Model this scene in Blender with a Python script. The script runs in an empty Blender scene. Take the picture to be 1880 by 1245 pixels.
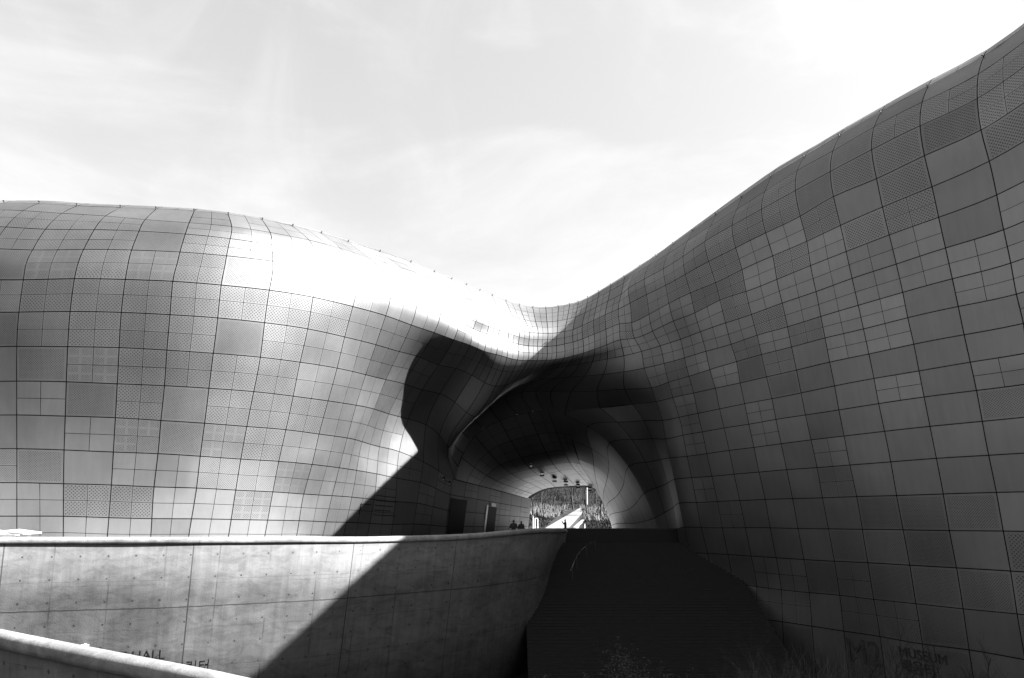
import bpy, bmesh, math, random
import numpy as np
from mathutils import Vector, Matrix
R = math.radians
random.seed(7)
scn = bpy.context.scene
COL = scn.collection

# ------------------------------------------------------------------ camera
cam_d = bpy.data.cameras.new('camera')
cam = bpy.data.objects.new('camera', cam_d)
COL.objects.link(cam)
cam_d.sensor_width = 36; cam_d.lens = 24.0
cam_d.clip_start = 0.1; cam_d.clip_end = 3000
cam.location = (0, 0, 2.4)
cam.rotation_euler = (R(90 + 14.22), 0, 0)
scn.camera = cam

# ------------------------------------------------------------------ light
SUN_AZ, SUN_EL = 8.5, 38.6          # azimuth from +X towards the camera side
scn.view_settings.view_transform = 'Standard'
scn.view_settings.look = 'None'
scn.view_settings.exposure = 3.1
scn.view_settings.gamma = 1
sd = bpy.data.lights.new('sun', 'SUN')
sd.energy = 5.0; sd.angle = R(0.5); sd.color = (1, 1, 1)
sun = bpy.data.objects.new('sun', sd); COL.objects.link(sun)
svec = Vector((math.cos(R(SUN_EL)) * math.cos(R(SUN_AZ)), -math.cos(R(SUN_EL)) * math.sin(R(SUN_AZ)), math.sin(R(SUN_EL))))
sun.rotation_euler = svec.to_track_quat('Z', 'Y').to_euler()
sun.location = (60, 0, 60)

world = bpy.data.worlds.new('World'); scn.world = world
world.use_nodes = True
wt = world.node_tree; wt.nodes.clear()
def wn(t, **k):
    n = wt.nodes.new(t)
    for a, b in k.items(): setattr(n, a, b)
    return n
sky = wn('ShaderNodeTexSky', sky_type='NISHITA')
sky.sun_disc = False; sky.sun_elevation = R(SUN_EL)
sky.sun_rotation = math.atan2(svec.x, svec.y)
sky.air_density = 1.0; sky.dust_density = 4.0; sky.ozone_density = 1.0
bw = wn('ShaderNodeRGBToBW')                       # black-and-white photograph: neutral light
wt.links.new(sky.outputs[0], bw.inputs[0])
tc = wn('ShaderNodeTexCoord')
def cloud(rot, scale, nscale, lo, hi, dist, seed):
    mp = wn('ShaderNodeMapping'); mp.inputs['Rotation'].default_value = rot; mp.inputs['Scale'].default_value = scale; mp.inputs['Location'].default_value = (seed, seed * .7, 0)
    wt.links.new(tc.outputs['Generated'], mp.inputs[0])
    nz = wn('ShaderNodeTexNoise'); nz.inputs['Scale'].default_value = nscale; nz.inputs['Detail'].default_value = 9; nz.inputs['Roughness'].default_value = 0.58; nz.inputs['Distortion'].default_value = dist
    wt.links.new(mp.outputs[0], nz.inputs['Vector'])
    mr = wn('ShaderNodeMapRange', interpolation_type='SMOOTHSTEP'); mr.inputs[1].default_value = lo; mr.inputs[2].default_value = hi
    wt.links.new(nz.outputs[0], mr.inputs[0]); return mr
ca = cloud((.3, .5, .4), (1.6, 1.6, 5.0), 1.1, .42, .66, .5, 3.1)      # broad veils
cb = cloud((.2, 1.0, .2), (3.0, 3.0, 1.1), 1.7, .48, .72, 1.1, 8.4)    # feathery wisps
mr = wn('ShaderNodeMath', operation='MULTIPLY_ADD'); mr.inputs[1].default_value = .4
wt.links.new(cb.outputs[0], mr.inputs[0]); wt.links.new(ca.outputs[0], mr.inputs[2])
# sky luminance, evened out by thin high cloud
m1 = wn('ShaderNodeMath', operation='POWER'); m1.inputs[1].default_value = 0.5
wt.links.new(bw.outputs[0], m1.inputs[0])
m2 = wn('ShaderNodeMath', operation='MULTIPLY'); m2.inputs[1].default_value = 2.05
wt.links.new(m1.outputs[0], m2.inputs[0])
m3 = wn('ShaderNodeMath', operation='MULTIPLY_ADD'); m3.inputs[1].default_value = 0.55
wt.links.new(mr.outputs[0], m3.inputs[0]); wt.links.new(m2.outputs[0], m3.inputs[2])
bg = wn('ShaderNodeBackground'); bg.inputs[1].default_value = 0.035
wt.links.new(m3.outputs[0], bg.inputs[0])
wo = wn('ShaderNodeOutputWorld'); wt.links.new(bg.outputs[0], wo.inputs[0])

# ------------------------------------------------------------------ helpers
def tag(o, label=None, cat=None, group=None, kind=None):
    if label: o['label'] = label
    if cat: o['category'] = cat
    if group: o['group'] = group
    if kind: o['kind'] = kind
    return o
def empty(name, loc=(0, 0, 0)):
    o = bpy.data.objects.new(name, None); o.location = loc; COL.objects.link(o); return o
def mesh_obj(name, verts, faces, mat, parent=None, smooth=False, uvs=None, attrs=None, uv2=None):
    me = bpy.data.meshes.new(name)
    me.from_pydata([tuple(map(float, v)) for v in verts], [], [tuple(map(int, f)) for f in faces])
    if smooth: me.polygons.foreach_set('use_smooth', [True] * len(me.polygons))
    li = np.empty(len(me.loops), dtype=np.int32); me.loops.foreach_get('vertex_index', li)
    for nm, u in (('UVMap', uvs), ('Panel', uv2)):
        if u is not None:
            l = me.uv_layers.new(name=nm); l.data.foreach_set('uv', np.asarray(u, dtype=np.float32)[li].ravel())
    if attrs:
        for k, a in attrs.items():
            at_ = me.attributes.new(k, 'FLOAT', 'FACE'); at_.data.foreach_set('value', np.asarray(a, dtype=np.float32))
    me.materials.append(mat)
    o = bpy.data.objects.new(name, me); COL.objects.link(o)
    if parent:
        o.parent = parent; o.matrix_parent_inverse = Matrix.Translation(-Vector(parent.location))
    return o
class MB:
    def __init__(s): s.v = []; s.f = []
    def add(s, v, f):
        b = len(s.v); s.v += [tuple(p) for p in v]; s.f += [tuple(i + b for i in q) for q in f]
    def box(s, c, size, rot=None):
        c = Vector(c); x, y, z = [k / 2 for k in size]
        P = [Vector((a * x, b * y, d * z)) for d in (-1, 1) for b in (-1, 1) for a in (-1, 1)]
        if rot is not None: P = [rot @ p for p in P]
        s.add([c + p for p in P], [(0, 2, 3, 1), (4, 5, 7, 6), (0, 1, 5, 4), (2, 6, 7, 3), (0, 4, 6, 2), (1, 3, 7, 5)])
    def tube(s, pts, rad, n=6, cap=True):
        pts = [Vector(p) for p in pts]
        if not hasattr(rad, '__len__'): rad = [rad] * len(pts)
        b = len(s.v); up = Vector((0.3, 0.2, 1)).normalized()
        for i, p in enumerate(pts):
            t = (pts[min(i + 1, len(pts) - 1)] - pts[max(i - 1, 0)]).normalized()
            a = t.cross(up)
            if a.length < .05: a = t.cross(Vector((1, 0, 0)))
            a.normalize(); c = t.cross(a)
            for k in range(n):
                w = 2 * math.pi * k / n
                s.v.append(tuple(p + (a * math.cos(w) + c * math.sin(w)) * rad[i]))
        for i in range(len(pts) - 1):
            for k in range(n):
                k2 = (k + 1) % n
                s.f.append((b + i * n + k, b + i * n + k2, b + (i + 1) * n + k2, b + (i + 1) * n + k))
        if cap:
            s.f.append(tuple(b + k for k in range(n))[::-1]); e = b + (len(pts) - 1) * n
            s.f.append(tuple(e + k for k in range(n)))
    def prism(s, poly, off):
        n = len(poly); off = Vector(off); P = [Vector(p) for p in poly]
        s.add([*P, *[p + off for p in P]], [tuple(range(n))[::-1], tuple(range(n, 2 * n))] + [(i, (i + 1) % n, n + (i + 1) % n, n + i) for i in range(n)])
    def build(s, name, mat, parent=None, smooth=False):
        return mesh_obj(name, s.v, s.f, mat, parent, smooth)

# ------------------------------------------------------------------ materials
class NT:
    def __init__(s, name):
        s.m = bpy.data.materials.new(name); s.m.use_nodes = True; s.t = s.m.node_tree
        s.b = s.t.nodes['Principled BSDF']
    def n(s, t, **k):
        x = s.t.nodes.new(t)
        for a, b in k.items(): setattr(x, a, b)
        return x
    def put(s, sock, v):
        if isinstance(v, (int, float)): sock.default_value = v
        elif isinstance(v, (tuple, list)): sock.default_value = v
        else: s.t.links.new(v, sock)
    def math(s, op, a, b=0.0, c=None, clamp=False):
        x = s.n('ShaderNodeMath', operation=op, use_clamp=clamp); s.put(x.inputs[0], a); s.put(x.inputs[1], b)
        if c is not None: s.put(x.inputs[2], c)
        return x.outputs[0]
    def noise(s, vec, scale, detail=4, rough=.5, dist=0):
        x = s.n('ShaderNodeTexNoise'); s.put(x.inputs['Vector'], vec); x.inputs['Scale'].default_value = scale
        x.inputs['Detail'].default_value = detail; x.inputs['Roughness'].default_value = rough; x.inputs['Distortion'].default_value = dist
        return x.outputs[0]
    def rng(s, v, a, b, c, d):
        x = s.n('ShaderNodeMapRange'); s.put(x.inputs[0], v)
        for i, q in enumerate((a, b, c, d)): x.inputs[i + 1].default_value = q
        return x.outputs[0]
    def mapping(s, v, scale=(1, 1, 1), rot=(0, 0, 0), loc=(0, 0, 0)):
        x = s.n('ShaderNodeMapping'); s.put(x.inputs[0], v); x.inputs['Scale'].default_value = scale
        x.inputs['Rotation'].default_value = rot; x.inputs['Location'].default_value = loc
        return x.outputs[0]
    def obj(s): return s.n('ShaderNodeTexCoord').outputs['Object']
    def uv(s, name): return s.n('ShaderNodeUVMap', uv_map=name).outputs[0]
    def sep(s, v):
        x = s.n('ShaderNodeSeparateXYZ'); s.put(x.inputs[0], v); return x.outputs
    def comb(s, x_, y_, z_=0.0):
        x = s.n('ShaderNodeCombineXYZ'); s.put(x.inputs[0], x_); s.put(x.inputs[1], y_); s.put(x.inputs[2], z_); return x.outputs[0]
    def grey(s, v):
        x = s.n('ShaderNodeCombineColor')
        for i in range(3): s.put(x.inputs[i], v)
        return x.outputs[0]
    def bump(s, h, strength, dist):
        x = s.n('ShaderNodeBump'); x.inputs['Strength'].default_value = strength; x.inputs['Distance'].default_value = dist
        s.put(x.inputs['Height'], h); s.t.links.new(x.outputs[0], s.b.inputs['Normal'])
def plain(name, g, rough=.6, metal=0.0, nscale=3.0, var=.15):
    t = NT(name); t.b.inputs['Specular IOR Level'].default_value = .5 if g > .1 else .15; n = t.noise(t.obj(), nscale, 5, .6)
    t.put(t.b.inputs['Base Color'], t.grey(t.rng(n, .25, .75, g * (1 - var), g * (1 + var))))
    t.b.inputs['Roughness'].default_value = rough; t.b.inputs['Metallic'].default_value = metal
    return t.m

# aluminium skin: flat and perforated panels
def cladding_mat():
    t = NT('aluminium_cladding')
    uv = t.uv('UVMap'); pu = t.uv('Panel')
    kind = t.n('ShaderNodeAttribute', attribute_name='kind').outputs['Fac']
    tone = t.n('ShaderNodeAttribute', attribute_name='tone').outputs['Fac']
    def holes(p, r):
        m = t.mapping(uv, (1 / p, 1 / p, 1), (0, 0, R(45)))
        x, y, _ = t.sep(m)
        fx = t.math('SUBTRACT', t.math('FRACT', x), .5); fy = t.math('SUBTRACT', t.math('FRACT', y), .5)
        d = t.math('SQRT', t.math('ADD', t.math('MULTIPLY', fx, fx), t.math('MULTIPLY', fy, fy)))
        return t.math('LESS_THAN', d, r)
    coarse = holes(.15, .30); fine = holes(.105, .28)
    isc = t.math('COMPARE', kind, 1.0, .1); isf = t.math('COMPARE', kind, 2.0, .1); isx = t.math('COMPARE', kind, 3.0, .1)
    px, py, _ = t.sep(pu)
    ax = t.math('ABSOLUTE', t.math('SUBTRACT', px, .5)); ay = t.math('ABSOLUTE', t.math('SUBTRACT', py, .5))
    inside = t.math('MULTIPLY', t.math('LESS_THAN', ax, .455), t.math('LESS_THAN', ay, .445))
    cross = t.math('MULTIPLY', t.math('GREATER_THAN', ax, .06), t.math('GREATER_THAN', ay, .07))
    h = t.math('ADD', t.math('MULTIPLY', isc, coarse), t.math('MULTIPLY', fine, t.math('ADD', isf, t.math('MULTIPLY', isx, cross))))
    h = t.math('MULTIPLY', h, inside, clamp=True)
    ob = t.obj()
    blotch = t.noise(ob, .35, 4, .55); streak = t.noise(t.mapping(ob, (2.2, 2.2, .18)), 1.3, 4, .6)
    v = t.math('MULTIPLY', tone, t.rng(blotch, .3, .7, .93, 1.07)); v = t.math('MULTIPLY', v, t.rng(streak, .3, .7, .95, 1.04))
    v = t.math('MULTIPLY', v, BASE_METAL)
    base = t.math('MULTIPLY', v, t.math('SUBTRACT', 1.0, t.math('MULTIPLY', h, .85)))
    t.put(t.b.inputs['Base Color'], t.grey(base))
    t.put(t.b.inputs['Metallic'], t.math('MULTIPLY', METALLIC, t.math('SUBTRACT', 1.0, h)))
    t.put(t.b.inputs['Roughness'], t.rng(blotch, .3, .7, ROUGH - .02, ROUGH + .02))
    return t.m
BASE_METAL, METALLIC, ROUGH = .18, .95, .5
M_CLAD = cladding_mat()
M_BACK = plain('dark_cavity', .01, .9)
M_STEEL = plain('brushed_steel', .45, .3, .9)
M_BLACK = plain('black_paint', .004, .5)
M_DARKM = plain('dark_metal', .04, .4, .5)
M_WHITE = plain('white_paint', .3, .5)
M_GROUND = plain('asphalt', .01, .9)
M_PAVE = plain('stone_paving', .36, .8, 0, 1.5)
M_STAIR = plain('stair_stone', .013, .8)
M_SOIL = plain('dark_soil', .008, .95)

def concrete_mat(name, base, joints=(), seams=(), tie=None, faint=None):
    t = NT(name); uv = t.uv('UVMap'); s, z, _ = t.sep(uv)
    n1 = t.noise(t.mapping(uv, (.5, .9, 1)), 1.0, 6, .62, .6)
    n2 = t.noise(t.mapping(uv, (2.4, .16, 1)), 1.2, 5, .65)         # run-off streaks
    n3 = t.noise(t.mapping(uv, (9, 9, 1)), 2.0, 5, .7)
    n4 = t.noise(t.mapping(uv, (.9, 2.2, 1)), .8, 6, .7, 1.2)
    v = t.math('MULTIPLY', t.rng(n1, .3, .7, .66, 1.24), t.rng(n2, .3, .72, .68, 1.14))
    v = t.math('MULTIPLY', v, t.rng(n3, .25, .75, .82, 1.16)); v = t.math('MULTIPLY', v, t.rng(n4, .46, .72, 1.0, .5))
    wob = t.math('MULTIPLY', t.math('SUBTRACT', t.noise(uv, 1.3, 6, .75), .5), .10)
    dark = None
    def acc(m):
        nonlocal dark
        dark = m if dark is None else t.math('MAXIMUM', dark, m)
    for (j, w, a) in joints:
        acc(t.math('MULTIPLY', t.math('COMPARE', s, j, w), a))
    for (zz, w, a) in seams:
        acc(t.math('MULTIPLY', t.math('COMPARE', t.math('ADD', z, wob), zz, w), a))
    if faint:                                                        # formwork lines, broken up
        f = t.math('FRACT', t.math('DIVIDE', t.math('ADD', s, faint[1]), faint[0]))
        l = t.math('LESS_THAN', t.math('ABSOLUTE', t.math('SUBTRACT', f, .5)), .014)
        br = t.rng(t.noise(t.mapping(uv, (.3, .35, 1)), 1.4, 3, .5), .42, .62, 0, .5)
        acc(t.math('MULTIPLY', l, br))
        f2 = t.math('FRACT', t.math('DIVIDE', z, 2.1)); l2 = t.math('LESS_THAN', t.math('ABSOLUTE', t.math('SUBTRACT', f2, .5)), .008)
        acc(t.math('MULTIPLY', l2, t.math('MULTIPLY', br, .8)))
    if tie:
        sx, sz, ox, oz, r = tie
        fx = t.math('SUBTRACT', t.math('FRACT', t.math('DIVIDE', t.math('ADD', s, ox), sx)), .5)
        fz = t.math('SUBTRACT', t.math('FRACT', t.math('DIVIDE', t.math('ADD', z, oz), sz)), .5)
        fx = t.math('MULTIPLY', fx, sx); fz = t.math('MULTIPLY', fz, sz)
        d = t.math('SQRT', t.math('ADD', t.math('MULTIPLY', fx, fx), t.math('MULTIPLY', fz, fz)))
        d = t.math('ADD', d, t.math('MULTIPLY', t.math('SUBTRACT', t.noise(uv, 3.1, 2), .5), .05))
        acc(t.math('MULTIPLY', t.math('LESS_THAN', d, r), .85))
        # stain halo below each hole
        hal = t.rng(d, r, r * 3.2, .28, 0.0)
        acc(t.math('MULTIPLY', hal, t.rng(t.noise(uv, .8, 2), .45, .6, 0, 1)))
    if dark is not None:
        v = t.math('MULTIPLY', v, t.math('SUBTRACT', 1.0, dark))
    v = t.math('MULTIPLY', v, base)
    t.put(t.b.inputs['Base Color'], t.grey(v)); t.b.inputs['Roughness'].default_value = .8
    t.bump(t.math('ADD', n3, t.math('MULTIPLY', n1, 2.0)), 0.45, .02)
    return t.m

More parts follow.
